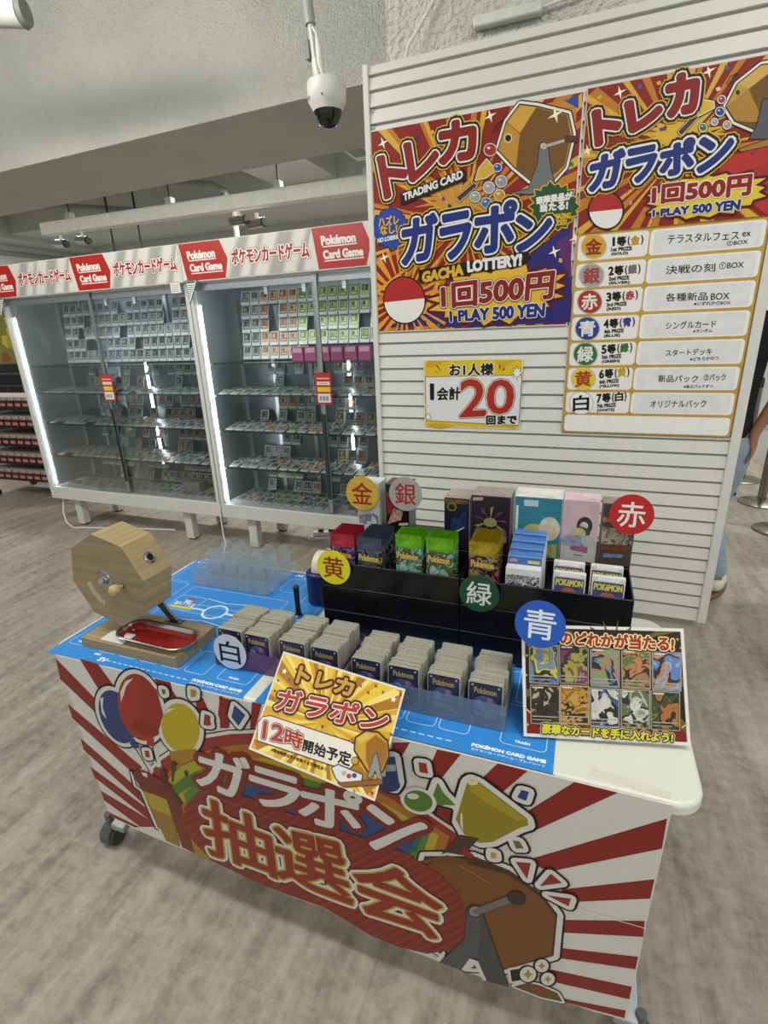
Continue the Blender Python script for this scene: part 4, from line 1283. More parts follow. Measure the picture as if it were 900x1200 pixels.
# drum of the printed lottery machine, under the plaque
b.opoly(c6((-10, 10), (250, 10), (440, 85), (605, 205), (690, 315), (670, 535), (410, 610), (200, 600), (0, 480), (-60, 200)), '43301f', 10, ((0.015, BLK), (0.011, BW)))
b.poly(c6((0, 60), (95, 22), (200, 45), (425, 105), (600, 222), (680, 325), (658, 528), (410, 602), (200, 590), (0, 420)), '75491f', 13)
b.poly(c4((-20, 690), (330, 620), (470, 590), (590, 620), (540, 640), (420, 625)), '6c451f', 13)
b.poly(c4((435, 585), (540, 480), (640, 500), (555, 590), (470, 575)), '46332a', 16)
b.poly(c4((535, 580), (560, 545), (610, 590), (600, 610)), '8a2c22', 17)
b.poly(plq, '7d281f', 17)
def strip_clip(poly, d, lo, hi):
    # keep the part of a convex outline whose offset along direction d lies between lo and hi
    for sg, lim in ((1, lo), (-1, -hi)):
        out = []
        for p_, q_ in zip(poly, poly[1:] + poly[:1]):
            a1, a2 = sg * (p_[0] * d[0] + p_[1] * d[1]) - lim, sg * (q_[0] * d[0] + q_[1] * d[1]) - lim
            if a1 >= 0:
                out.append(p_)
            if a1 * a2 < 0:
                t = a1 / (a1 - a2)
                out.append((p_[0] + (q_[0] - p_[0]) * t, p_[1] + (q_[1] - p_[1]) * t))
        poly = out
        if len(poly) < 3:
            return []
    return poly
sd = (math.sin(math.radians(26)), math.cos(math.radians(26)))
for k in range(46):
    lo = 880 + k * 9.5
    pc = strip_clip(plq, sd, lo, lo + 4.6)
    if len(pc) >= 3:
        b.poly(pc, '873528', 18)
# lettering
dk = ((0.019, '7d281f'),)
b.text('ガ', c2((338, 112), (600, 178), (560, 395), (325, 300)), BW, 19, dk, 0.0045)
b.text('ラ', c2((605, 205), (868, 282), (850, 470), (605, 390)), BW, 19, dk, 0.0045)
b.text('ポ', c3((60, 62), (375, 130), (372, 345), (55, 265)), BW, 19, dk, 0.0045)
b.text('ン', c3((405, 185), (718, 280), (705, 345), (435, 420)), BW, 19, dk, 0.006)
kx = ((0.0172, '3a1614'), (0.0160, BW), (0.0088, 'b39c2a'))
b.text('抽', c2((345, 365), (700, 505), (745, 800), (378, 665)), '8e2e22', 24, kx, 0.0036)
b.text('選', c3((-85, 300), (275, 390), (338, 720), (-60, 565)), '8e2e22', 24, kx, 0.0036)
b.text('会', c3((335, 440), (795, 610), (800, 905), (358, 740)), '8e2e22', 24, kx, 0.0042)
# stand, crank
b.opoly(c6((215, 292), (232, 270), (285, 285), (302, 330), (432, 693), (318, 662), (268, 545), (232, 540), (182, 604), (75, 566), (205, 440)), '515256', 20, ((0.002, '2e2c2c'),))
b.poly(c6((285, 305), (302, 330), (432, 693), (318, 662), (272, 560)), '47484c', 23)
b.ell(c6((258, 297))[0], 7, 6, '8a8a88', 23, strokes=((0.003, '35302e'),))
b.line(c6((262, 300), (445, 230)), 0.016, '6e6c6a', 25)
b.ell(c6((475, 225))[0], 10, 7, '3a3128', 26, 12, strokes=((0.0015, '241c16'),))
b.poly(c6((185, 605), (228, 545), (272, 560), (318, 662), (300, 660), (255, 580), (215, 615)), BW, 22)
b.poly(c6((45, 555), (92, 505), (100, 520), (75, 565)), BW, 19)
for pts in [c6((470, 38), (550, 45), (530, 130)), c6((655, 100), (715, 150), (597, 166)), c6((635, 214), (762, 232), (748, 272))]:
    b.opoly(pts, '8e2e26', 14, ((0.0145, BLK), (0.010, BW)))
b.opoly(c6((460, 695), (535, 675), (600, 690), (690, 730), (715, 775), (600, 750)), '6a4c1e', 14, ((0.008, BLK), (0.006, BW)))
b.poly(c6((560, 700), (600, 690), (615, 712), (590, 725)), '9a2f26', 18)
b.opoly(c6((440, 610), (500, 600), (505, 660), (450, 670)), '1c1a18', 14, ((0.006, BW),))
for x, y, r in ((535, 630, 6), (608, 585, 4.5), (640, 655, 4.5)):
    p = c6((x, y))[0]
    b.ell(p, r + 3.5, r + 3, BW, 17, strokes=((0.004, BLK),))
    b.poly([(p[0], p[1] - r), (p[0] + r * .35, p[1] - r * .3), (p[0] + r, p[1]), (p[0] + r * .35, p[1] + r * .3), (p[0], p[1] + r), (p[0] - r * .35, p[1] + r * .3), (p[0] - r, p[1]), (p[0] - r * .35, p[1] - r * .3)], 'a3862c', 19)
# bell and note
b.opoly(c4((575, 205), (600, 190), (640, 205), (890, 395), (898, 430), (850, 445), (710, 518), (640, 525), (560, 480), (515, 400)), '8d7e1e', 14, wb)
b.poly(c4((590, 215), (640, 212), (885, 400), (840, 410), (660, 300), (590, 250)), 'a08f26', 17)
b.poly(c4((540, 370), (550, 365), (552, 420), (555, 460), (540, 430)), BW, 17)
b.ell(c4((605, 207))[0], 6, 3, 'd6cfa0', 18)
b.opoly(c4((385, 300), (420, 205), (450, 260), (515, 326), (455, 325), (410, 340)), '4d7a28', 13, wb)
b.ell(c4((318, 303))[0], 17, 12, '4d7a28', 16, 15, strokes=((0.008, BW),))
b.ell(c4((290, 278))[0], 7, 3.5, BW, 19, 5)
b.opoly(c4((140, 70), (195, 70), (215, 200), (190, 240), (150, 230)), '2a3f74', 13, wb)
b.ell(c4((160, 215))[0], 14, 9, '2a3f74', 16, 10)
b.poly(c4((145, 112), (198, 112), (200, 145), (148, 150)), 'a8a8ac', 16)
# confetti squares with white and black outline
for pts, h in [(c1((585, 165), (605, 168), (608, 190), (592, 195)), '4d6a30'), (c1((738, 165), (770, 172), (768, 205), (740, 210)), 'a5822c'), (c1((812, 310), (838, 312), (848, 355), (820, 358)), '962c26'),
               (c8((195, 580), (250, 630), (215, 685), (180, 640)), '27437e'), (c8((45, 625), (75, 635), (70, 685), (40, 680)), '962c26'), (c4((318, 100), (360, 105), (370, 160), (325, 152)), '962c26'),
               (c5((50, 110), (90, 120), (75, 168), (28, 150)), '27437e'), (c5((5, 375), (45, 385), (60, 420), (20, 415)), '5a6e2a'), (c4((700, 570), (728, 578), (730, 605), (700, 605)), 'b09a2a'), (c4((815, 512), (850, 515), (870, 550), (835, 555)), '5a6e2a'), (c1((495, 490), (518, 490), (525, 525), (503, 525)), '962c26')]:
    b.opoly(pts, h, 13, ((0.0145, BLK), (0.010, BW)))
b.opoly(c4((425, 335), (490, 350), (480, 420), (408, 372)), '7a221c', 16, ((0.005, BLK),))
# creases
b.line([(230, 922), (395, 987)], 0.0012, '9a6a60', 30)
b.line([(540, 1012), (577, 1034)], 0.0012, 'b0907c', 30)
b.line([(680, 1063), (757, 1085)], 0.0016, 'e6e4de', 30)
tag(b.put('printed_banner'), 'red and white sunburst lottery banner taped along the front of the table', 'banner')
tp = Art(Vector((0, 0, TZ + 0.0004)), Vector((1, 0, 0)), Vector((0, 1, 0)))
tape = mat('d3d4c4', rough=0.22, var=0.02)
tp.prism([tp.L(p) for p in [(692, 908), (787, 937), (786, 928), (693, 899)]], 0, 0.0002, tape)
tag(tp.put('clear_tape'), 'strip of clear tape holding the banner at the right front edge of the table', 'tape')

# ---------------------------------------------------------------- blue playmats
MB = '2f87d6'
def playmat(x0, x1, y0, y1, lab):
    s = Art(Vector((x0, y0, TZ + 0.001)), Vector((1, 0, 0)), Vector((0, 1, 0)))
    w, h = x1 - x0, y1 - y0
    s.sheet([(0, 0), (w, 0), (w, h), (0, h)], mat(MB, rough=0.4, var=0.03), 0, 0.0008)
    LN = 'b9dcf4'
    def frame(a0, b0, a1, b1, r=0.01, wd=0.0016):
        p = rrect(a0, b0, a1, b1, r, 4)
        s.lstroke(p + p[:1], wd / 2, LN, 2, False)
    for (f0, f1) in (((0, 0), 1), ((0, 0), -1)):
        fl = (lambda p: p) if f1 == 1 else (lambda p: (w - p[0], h - p[1]))
        def fr2(a0, b0, a1, b1):
            p0, p1 = fl((a0, b0)), fl((a1, b1))
            frame(min(p0[0], p1[0]), min(p0[1], p1[1]), max(p0[0], p1[0]), max(p0[1], p1[1]))
        fr2(w - 0.10, 0.045, w - 0.015, 0.16)
        fr2(w - 0.10, 0.17, w - 0.015, 0.275)
        fr2(0.015, 0.05, 0.085, 0.275)
        fr2(0.12, 0.18, w - 0.13, 0.275)
        for k in range(5):
            fr2(0.125 + k * 0.068, 0.045, 0.185 + k * 0.068, 0.13)
        def tx(body, a0, b0, a1, b1, bold=0.0005):
            q = [fl((a0, b1)), fl((a1, b1)), fl((a1, b0)), fl((a0, b0))]
            s.ltext(body, q, 'e8f2fa', 3, (), bold)
        tx('TRASH', w - 0.073, 0.054, w - 0.045, 0.060)
        tx('POKÉMON CARD GAME', w - 0.148, 0.020, w - 0.014, 0.029, 0.0009)
        tx('ポケモンカードゲーム・プレイシート', w - 0.148, 0.010, w - 0.014, 0.016, 0.0002)
        tx('BENCH', 0.13, 0.030, 0.15, 0.036)
        for k in range(14):
            p0, p1 = fl((0.185 + k * 0.018, 0.021)), fl((0.197 + k * 0.018, 0.018))
            s.lp([p0, (p1[0], p0[1]), p1, (p0[0], p1[1])], LN, 2)
        tx('SV', 0.16, 0.012, 0.185, 0.026, 0.001)
        p = fl((0.05, 0.05))
        s.lp([(p[0] - 0.012, p[1] + .01), (p[0] + 0.012, p[1] + .01), (p[0] + 0.012, p[1] + .018), (p[0] - 0.012, p[1] + .018)], LN, 2)
    # centre ring and its wings
    p = [(w / 2 + 0.035 * math.cos(k * math.pi / 16), h / 2 + 0.035 * math.sin(k * math.pi / 16)) for k in range(33)]
    s.lstroke(p, 0.0035, 'cfe6f4', 2, False)
    s.lp([(w / 2 + 0.037, h / 2 - 0.004), (w / 2 + 0.09, h / 2 - 0.004), (w / 2 + 0.09, h / 2 + 0.004), (w / 2 + 0.037, h / 2 + 0.004)], 'cfe6f4', 2)
    s.lp([(w / 2 - 0.09, h / 2 - 0.004), (w / 2 - 0.037, h / 2 - 0.004), (w / 2 - 0.037, h / 2 + 0.004), (w / 2 - 0.09, h / 2 + 0.004)], 'cfe6f4', 2)
    for sg in (1, -1):
        s.lstroke([(w / 2 - 0.07, h / 2 + sg * 0.06), (w / 2 - 0.03, h / 2 + sg * 0.055), (w / 2, h / 2 + sg * 0.05), (w / 2 + 0.03, h / 2 + sg * 0.055), (w / 2 + 0.07, h / 2 + sg * 0.06)], 0.0015, 'cfe6f4', 2)
    # small badge
    frame(w * 0.22, h * 0.47, w * 0.38, h * 0.60, 0.012, 0.002)
    cx_, cy_ = w * 0.30, h * 0.56
    s.lp([(cx_ + .014 * math.cos(k * .3), cy_ + .014 * math.sin(k * .3)) for k in range(21)], 'c8d2dc', 3)
    s.lp([(cx_ + .014 * math.cos(k * .15), cy_ + .014 * math.sin(k * .15)) for k in range(21)], 'c0352c', 4)
    s.lp([(w * .235, h * .48), (w * .365, h * .48), (w * .365, h * .50), (w * .235, h * .50)], 'd8cf30', 3)
    s.ltext('BATTLE', [(w * .24, h * .535), (w * .36, h * .535), (w * .36, h * .508), (w * .24, h * .508)], 'e0e8d8', 4, (), 0.0008)
    s.lp([(w * 0.5 - .001, 0), (w * 0.5 + .001, 0), (w * 0.5 + .001, h), (w * 0.5 - .001, h)], '2b7cc6', 1)
    return tag(s.put('paper_playmat'), lab, 'playmat', 'blue paper playmats')
playmat(-1.238, -0.645, 0.7515, 1.345, 'left blue playmat with white zone lines, under the wooden lottery drum')
playmat(-0.612, 0.006, 0.7565, 1.20, 'right blue playmat mostly covered by the card trays and black boxes')
# ---------------------------------------------------------------- wooden lottery drum
dr = thing('lottery_drum', 'wooden octagonal hand cranked lottery drum at the left end of the table', 'lottery drum', (-1.07, 0.883, TZ + 0.001))
wd1 = wood('82745a', '9a8a68', 'X', 3.0)  # drum faces: their weaker light is put into this darker wood colour
wd2 = wood('94815c', 'b8a47a', 'Y', 3.0)
wd3 = wood('8a7855', 'a8946c', 'X', 4.0)
def dx(*p):
    return tuple(a_ - b_ for a_, b_ in zip(p, (-1.07, 0.883, TZ + 0.001)))
base = M()
base.box(dx(-1.166, 0.799, TZ + 0.001), dx(-0.860, 0.948, TZ + 0.0285), wd3)
for z in (0.007, 0.0135, 0.0205):
    base.box(dx(-1.1662, 0.7988, TZ + 0.001 + z), dx(-0.8598, 0.9482, TZ + 0.0016 + z), mat('7d6a4c', rough=0.7))
base.build('base_board', dr, smooth=False)
YD = 0.028
ax = Vector((math.sin(YD), math.cos(YD), 0))
ex = Vector((math.cos(YD), -math.sin(YD), 0))
CD = Vector(dx(-1.07, 0.883, 0.906))
oct_ = [(0.126 * math.cos(math.radians(98.7 - 45 * k)), 0.126 * math.sin(math.radians(98.7 - 45 * k))) for k in range(8)]
frd = (CD, ex, UZ, ax)
m = M()
n = 8
v = [CD + ex * p[0] + UZ * p[1] - ax * 0.0465 for p in oct_] + [CD + ex * p[0] + UZ * p[1] + ax * 0.0465 for p in oct_]
m.add(v, [tuple(range(8)), tuple(range(8, 16))[::-1]], wd1)
m.add(v, [(k, n + k, n + (k + 1) % n, (k + 1) % n) for k in range(n)], wd2)
drum = m.build('drum', dr, bev=0.0012, smooth=False)
silver = mat('b9b9b9', rough=0.22, metal=1.0, var=0.02)
back_ = -ax
hub = M().lathe([(0.0, 0.0), (0.026, 0.0), (0.026, 0.0015), (0.023, 0.003), (0.012, 0.003), (0.012, 0.008), (0.0, 0.008)], silver, 28, (CD - ax * 0.0465 + ex * (-0.004) + UZ * 0.003, ex, UZ, back_)).build('hub_plate', dr)
M().tube([CD - ax * 0.054 + UZ * 0.004, CD - ax * 0.066 + UZ * 0.010 + ex * 0.004], 0.007, silver, 12).build('axle', hub)
kb = CD - ax * 0.0465 + ex * 0.052 - UZ * 0.004
kn = M().lathe([(0.004, 0.0), (0.005, 0.008), (0.009, 0.012), (0.013, 0.020), (0.014, 0.027), (0.011, 0.034), (0.005, 0.037), (0.0, 0.0375)], wood('b09864', 'c8b07c', 'X', 10), 18, (kb, ex, UZ, back_)).build('knob', dr)
M().lathe([(0.006, 0.0), (0.006, 0.002), (0.003, 0.002)], mat('3a3630', rough=0.5), 12, (kb, ex, UZ, back_)).build('washer', kn)
# ball hole on the upper right facet
a_ = math.radians(98.7 - 67.5)
fn = ex * math.cos(a_) + UZ * math.sin(a_)
ft = ex * -math.sin(a_) + UZ * math.cos(a_)
hp = CD + fn * (0.126 * math.cos(math.radians(22.5))) + ax * 0.004 - ft * 0.004
ring = M()
ring.lathe([(0.009, -0.001), (0.009, 0.004), (0.0125, 0.005), (0.0155, 0.003), (0.0165, -0.0005)], silver, 24, (hp, ft, ax, fn))
ring.build('ball_port', dr)
M().lathe([(0.0, 0.0005), (0.0092, 0.0006)], mat('0c0b0a', rough=0.8, var=0), 20, (hp, ft, ax, fn)).build('port_opening', dr)
# torn sticker
st = Art(CD - ax * 0.0472, ex, UZ)
o_ = M()
pt = [(-0.075, -0.018), (-0.062, -0.008), (-0.055, -0.022), (-0.048, -0.035), (-0.030, -0.058), (-0.022, -0.058), (-0.028, -0.075), (-0.045, -0.066), (-0.064, -0.044)]
o_.prism(pt, 0.0466, 0.0469, mat('b7a58c', rough=0.6, var=0.15, scale=120), (CD, ex, UZ, back_))
o_.build('torn_sticker', dr)
# stand bracket (back leg and front leg) and steel tray
for sgn, x in ((1, 0.0545), (-1, -0.054)):
    br = M()
    pth = [CD + ax * x + ex * 0.0, CD + ax * x + UZ * -0.06 + ex * 0.012, CD + ax * x + UZ * -0.11 + ex * 0.05, CD + ax * x + UZ * -0.1545 + ex * 0.09]
    if sgn < 0:
        continue
    for p0, p1 in zip(pth, pth[1:]):
        d = (p1 - p0).normalized()
        e1 = d.cross(ax).normalized()
        vv = []
        for q in (p0 - d * 0.004, p1 + d * 0.004):
            for (s1, s2) in ((-0.011, -0.003), (0.011, -0.003), (0.011, 0.003), (-0.011, 0.003)):
                vv.append(q + e1 * s1 + ax * s2)
        br.add(vv, [(3, 2, 1, 0), (4, 5, 6, 7), (0, 1, 5, 4), (1, 2, 6, 5), (2, 3, 7, 6), (3, 0, 4, 7)], mat('8a8a8a', rough=0.3, metal=1.0))
    br.build('stand_bracket', dr, bev=0.001)
foot_ = M().box(dx(-1.01, 0.925, TZ + 0.0285), dx(-0.955, 0.948, TZ + 0.0325), mat('8a8a8a', rough=0.3, metal=1.0)).build('bracket_foot', dr, bev=0.001)
def stadium(cx, cy, hx, hy, rz, r, n=7):
    p = rrect(-hx, -hy, hx, hy, r, n)
    c, s_ = math.cos(rz), math.sin(rz)
    return [(cx + x * c - y * s_, cy + x * s_ + y * c) for x, y in p]
TC = dx(-0.957, 0.851, 0)[:2]
zz = 0.0
rings = [(0.100, 0.030, 0.030, 0.028), (0.112, 0.042, 0.041, 0.046), (0.117, 0.046, 0.045, 0.0475), (0.119, 0.048, 0.047, 0.0462), (0.113, 0.043, 0.042, 0.044), (0.103, 0.033, 0.032, 0.0275 - 0.0004)]
tr = M()
N_ = len(stadium(0, 0, 1, 1, 0, .5))
vv = []
for hx, hy, r_, z in rings:
    vv += [(x, y, z) for x, y in stadium(TC[0], TC[1], hx, hy, -0.02, r_)]
ff = []
for i in range(len(rings) - 1):
    for k in range(N_):
        ff.append((i * N_ + k, i * N_ + (k + 1) % N_, (i + 1) * N_ + (k + 1) % N_, (i + 1) * N_ + k)[::-1])
tr.add(vv, ff, silver)
tro = tr.build('steel_tray', dr)
fl_ = M()
r0 = stadium(TC[0], TC[1], 0.100, 0.030, -0.02, 0.030)
r1 = stadium(TC[0], TC[1], 0.1105, 0.0405, -0.02, 0.040)
fl_.add([(x, y, 0.0284) for x, y in r0] + [(x, y, 0.0435) for x, y in r1], [tuple(range(N_))] + [(k, (k + 1) % N_, N_ + (k + 1) % N_, N_ + k)[::-1] for k in range(N_)], mat('8e221e', rough=0.10, var=0.1, scale=30))
fl_.build('red_tray_lining', tro)
M().box(dx(-1.105, 0.805, TZ + 0.029), dx(-1.03, 0.85, TZ + 0.0325), mat('d4d2ca', rough=0.5)).build('white_pad', dr, bev=0.001)

# ---------------------------------------------------------------- empty compartment tray
CLR = glass('f4fafc', 0.10, rough=0.15, haze=0.13, hazecol='f4f8fa')
def comp_tray(name, lab, x0, y0, ncol, cw, dep, hf, hb, cat='tray', material=None, nrow=1, rise=True, group=None):
    """open divider tray: floor, front, back, sides and dividers, scalloped backs"""
    t = thing(name, lab, cat, (x0, y0, TZ + 0.0022), 0, group)
    mt = material or CLR
    W_ = cw * ncol
    th = 0.0014
    M().box((0, 0, 0), (W_, dep, th), mt).build('tray_floor', t)
    M().box((0, 0, th), (W_, th, hf), mt).build('front_panel', t)
    rows_ = [dep * (r + 1) / nrow for r in range(nrow)]
    for yy in rows_:
        for k in range(ncol):
            xa_, xb_ = k * cw + 0.001, (k + 1) * cw - 0.001
            if rise:
                pr = [(xa_, th), (xb_, th)] + [((xa_ + xb_) / 2 + (xb_ - xa_) / 2 * math.cos(math.pi * q / 10), hb * 0.72 + hb * 0.28 * math.sin(math.pi * q / 10)) for q in range(11)]
            else:
                pr = [(xa_, th), (xb_, th), (xb_, hb), (xa_, hb)]
            M().prism(pr, 0, th, mt, (Vector((0, yy - th, 0)), Vector((1, 0, 0)), UZ, Vector((0, 1, 0)))).build('back_panel', t)
    for k in range(ncol + 1):
        xx = min(max(k * cw - th / 2, 0), W_ - th)
        for r in range(nrow):
            ya, yb = dep * r / nrow + th, dep * (r + 1) / nrow - th
            pr = [(ya, th), (yb, th), (yb, hb * 0.72 if rise else hb), (ya, hf if r == 0 else hf)]
            M().prism(pr, 0, th, mt, (Vector((xx, 0, 0)), Vector((0, 1, 0)), UZ, Vector((1, 0, 0)))).build('divider', t)
    return t
comp_tray('divider_tray', 'empty clear plastic divider tray at the back left of the table', -1.122, 1.174, 5, 0.0545, 0.158, 0.045, 0.098, nrow=2)

# ---------------------------------------------------------------- tape dispenser and black stick
td = thing('tape_dispenser', 'dark blue tape dispenser with a white roll beside the black boxes', 'tape dispenser', (-0.665, 1.245, TZ + 0.002))
navy = mat('141f52', rough=0.35)
M().prism(rrect(-0.045, -0.085, 0.03, 0.075, 0.032, 6), 0.0, 0.10, navy).build('body', td, bev=0.006)
M().prism(rrect(-0.036, -0.075, 0.021, 0.03, 0.026, 6), 0.1002, 0.1008, mat('0c1230', rough=0.7)).build('roll_well', td)
rl = M()
prf = [(0.030, -0.012), (0.045, -0.012), (0.045, 0.012), (0.030, 0.012)]
nn = 36
vv = []
for (r_, w_) in prf:
    for k in range(nn):
        a2 = 2 * math.pi * k / nn
        vv.append(Vector((-0.008 + w_, -0.028 + r_ * math.cos(a2), 0.105 + r_ * math.sin(a2))))
ff = []
for i in range(4):
    j = (i + 1) % 4
    for k in range(nn):
        ff.append((i * nn + k, i * nn + (k + 1) % nn, j * nn + (k + 1) % nn, j * nn + k))
rl.add(vv, ff, mat('d8d0b8', rough=0.4))
rl.build('tape_roll', td)
M().tube([(-0.022, -0.028, 0.105), (0.006, -0.028, 0.105)], 0.028, mat('b8bcc4', rough=0.3), 24).build('roll_core', td)
M().box((-0.03, 0.045, 0.10), (0.015, 0.05, 0.125), silver).build('cutter_blade', td, bev=0.001)
bs = thing('black_stick', 'short black stick standing behind the purple card tray', 'stick', (-0.697, 1.102, TZ + 0.0022))
M().lathe([(0.0, 0.0), (0.010, 0.0), (0.010, 0.004), (0.0075, 0.008), (0.007, 0.05), (0.0085, 0.086), (0.009, 0.09), (0.007, 0.0925), (0.0, 0.093)], mat('141416', rough=0.4), 18).build('shaft', bs)
M().lathe([(0.0105, 0.0008), (0.0108, 0.003), (0.009, 0.0042)], silver, 18).build('foot_ring', bs)
tag(M().tube([(-0.632, 1.16, TZ + 0.0085), (-0.605, 1.185, TZ + 0.0085)], 0.006, mat('c8c8c4', rough=0.3), 12).build('white_rod'), 'short white rod lying between the tape dispenser and the black boxes', 'rod')

# ---------------------------------------------------------------- card trays with their cards
PUR = glass('d0a8cc', 0.2, rough=0.1, haze=0.34, hazecol='a87aa4')
comp_tray('card_tray', 'purple translucent card tray full of cards behind the white disc', -0.778, 0.842, 4, 0.0835, 0.148, 0.052, 0.056, 'card tray', PUR, 1, False, 'filled card trays')
CLT = glass('e2ecf4', 0.2, rough=0.08, haze=0.22, hazecol='cfd9e4')
comp_tray('card_tray', 'clear card tray full of cards at the front of the right playmat', -0.434, 0.830, 4, 0.0865, 0.145, 0.060, 0.056, 'card tray', CLT, 1, False, 'filled card trays')
cardedge = mat('aeac9c', rough=0.55, var=0.3, scale=420)
cardface = mat('9a9a92', rough=0.4, var=0.1)
def plain_card():
    m = M()
    m.prism(rrect(-0.0335, 0, 0.0335, 0.0885, 0.004, 3), -0.00095, 0.00095, cardedge)
    m.prism(rrect(-0.0325, 0.001, 0.0325, 0.0870, 0.004, 3), -0.00105, 0.00105, cardface)
    return m
def back_art():
    m = Art(Vector((0, 0, 0)), Vector((1, 0, 0)), Vector((0, 1, 0)))
    m.prism(rrect(-0.0335, 0, 0.0335, 0.0885, 0.004, 3), -0.0023, 0.0, cardedge)
    m.lp(rrect(-0.0322, 0.0015, 0.0322, 0.0868, 0.004, 3), mat('1d2030', rough=0.3), 1)
    m.lp(rrect(-0.029, 0.005, 0.029, 0.083, 0.004, 3), mat('262d4c', rough=0.3, var=0.3, scale=70), 2)
    m.lp([(0.022 * math.cos(k * .3), 0.044 + 0.016 * math.sin(k * .3)) for k in range(21)], mat('46527c', rough=0.3, var=0.4, scale=120), 3)
    m.lp([(-0.012 + 0.008 * math.cos(k * .3), 0.040 + 0.010 * math.sin(k * .3)) for k in range(21)], mat('7a84a8', rough=0.3, var=0.3, scale=120), 4)
    m.lp([(0.010 + 0.006 * math.cos(k * .3), 0.052 + 0.006 * math.sin(k * .3)) for k in range(21)], mat('9a6a90', rough=0.3, var=0.3, scale=120), 4)
    for cx_ in (-0.026, 0.026):
        for cy_ in (0.0815, 0.007):
            m.lp([(cx_ + .0025 * math.cos(k * .7), cy_ + .0025 * math.sin(k * .7)) for k in range(9)], 'a8a8b4', 4)
    m.ltext('Pokémon', [(-0.0215, 0.0775), (0.0215, 0.0775), (0.0215, 0.0645), (-0.0215, 0.0645)], 'a8925a', 5, ((0.0012, '1f2748'),), 0.0005)
    m.ltext('Pokémon', [(0.0215, 0.0105), (-0.0215, 0.0105), (-0.0215, 0.0235), (0.0215, 0.0235)], 'a8925a', 5, ((0.0012, '1f2748'),), 0.0005)
    return m
ME_PLAIN = plain_card().mesh('trading_card', smooth=False)
ME_FACE = back_art().mesh('trading_card', smooth=False)
rc = random.Random(21)
colx = [(-0.738, 'first column from the left in the purple tray'), (-0.661, 'second column from the left in the purple tray'), (-0.569, 'third column from the left in the purple tray'), (-0.487, 'rightmost column of the purple tray'),
        (-0.3815, 'leftmost column of the clear card tray'), (-0.298, 'second column from the left in the clear card tray'), (-0.2125, 'third column from the left in the clear card tray'), (-0.1285, 'rightmost column of the clear card tray')]
for i, (cx_, lab) in enumerate(colx):
    y0c = 0.8545 if i < 4 else 0.8425
    nC = 36
    lean = math.radians(86)
    for k in range(nC):
        yy = y0c + k * 0.0031 + (0.004 if (i < 4 and k > 17) else 0.0) + rc.uniform(-0.0003, 0.0003)
        o = bpy.data.objects.new('trading_card', ME_FACE if k == 0 else ME_PLAIN)
        COL.objects.link(o)
        dz = rc.uniform(0, 0.0022) - (0.0 if (k // 7) % 2 else 0.0012)
        o.matrix_world = Matrix.Translation((cx_ + rc.uniform(-0.0012, 0.0012) + (0.002 if (k // 9) % 2 else -0.002), yy, TZ + 0.0054 + dz)) @ Matrix.Rotation(rc.uniform(-0.01, 0.01), 4, 'Z') @ Matrix.Rotation(lean, 4, 'X')
        tag(o, ('front blue-backed card, ' if k == 0 else 'card packed upright in the ') + lab, 'card', None if k == 0 else 'cards, ' + lab)

# ---------------------------------------------------------------- black boxes with prizes
boxm = mat('0d0d10', rough=0.22, var=0.1, spec=0.5)
def open_box(x0, x1, y0, y1, z0, z1, lab, name='black_box', closed=False, grp='stacked black boxes'):
    t = thing(name, lab, 'box', ((x0 + x1) / 2, y0, z0), 0, grp)
    w, d, h = (x1 - x0) / 2, y1 - y0, z1 - z0
    fp = M().box((-w, 0, 0), (w, 0.003, h), boxm).build('front_panel', t, bev=0.0008)
    M().box((-w + 0.001, -0.0006, h - 0.0016), (w - 0.001, 0.0, h - 0.0002), mat('4a4a50', rough=0.4)).build('edge_line', fp)
    M().box((-w, d - 0.003, 0), (w, d, h), boxm).build('rear_panel', t)
    for s_ in (-1, 1):
        M().box((min(s_ * w, s_ * (w - 0.003)), 0.003, 0), (max(s_ * w, s_ * (w - 0.003)), d - 0.003, h), boxm).build('side_panel', t)
    M().box((-w + 0.003, 0.003, 0.0), (w - 0.003, d - 0.003, 0.003), boxm).build('floor_panel', t)
    if closed:
        M().box((-w + 0.003, 0.003, h - 0.003), (w - 0.003, d - 0.003, h - 0.0005), boxm).build('lid', t)
    return t
YF, YM, YB = 1.045, 1.190, 1.340
for (x0, x1, side) in ((-0.583, -0.229, 'left'), (-0.226, 0.133, 'right')):
    z = TZ + 0.002
    for j, (h, nm) in enumerate(((0.074, 'bottom'), (0.069, 'middle'), (0.066, 'top'))):
        open_box(x0, x1, YF, YM, z + 0.0002, z + h, '%s black box of the %s front stack' % (nm, side), closed=j < 2)
        z += h + 0.0004
    zr = TZ + 0.0002
    for j, (h, nm) in enumerate(((0.072, 'bottom'), (0.072, 'middle'), (0.070, 'top'))):
        open_box(x0, x1, YM + 0.002, YB, zr + 0.0002, zr + h, '%s black box of the %s rear stack' % (nm, side), closed=True)
        zr += h + 0.0004
ZTOP = zr + 0.0004       # top of the rear stack
ZIN = TZ + 0.002 + 0.074 + 0.069 + 0.0008 + 0.0036   # floor inside the top front boxes
FOIL = {}
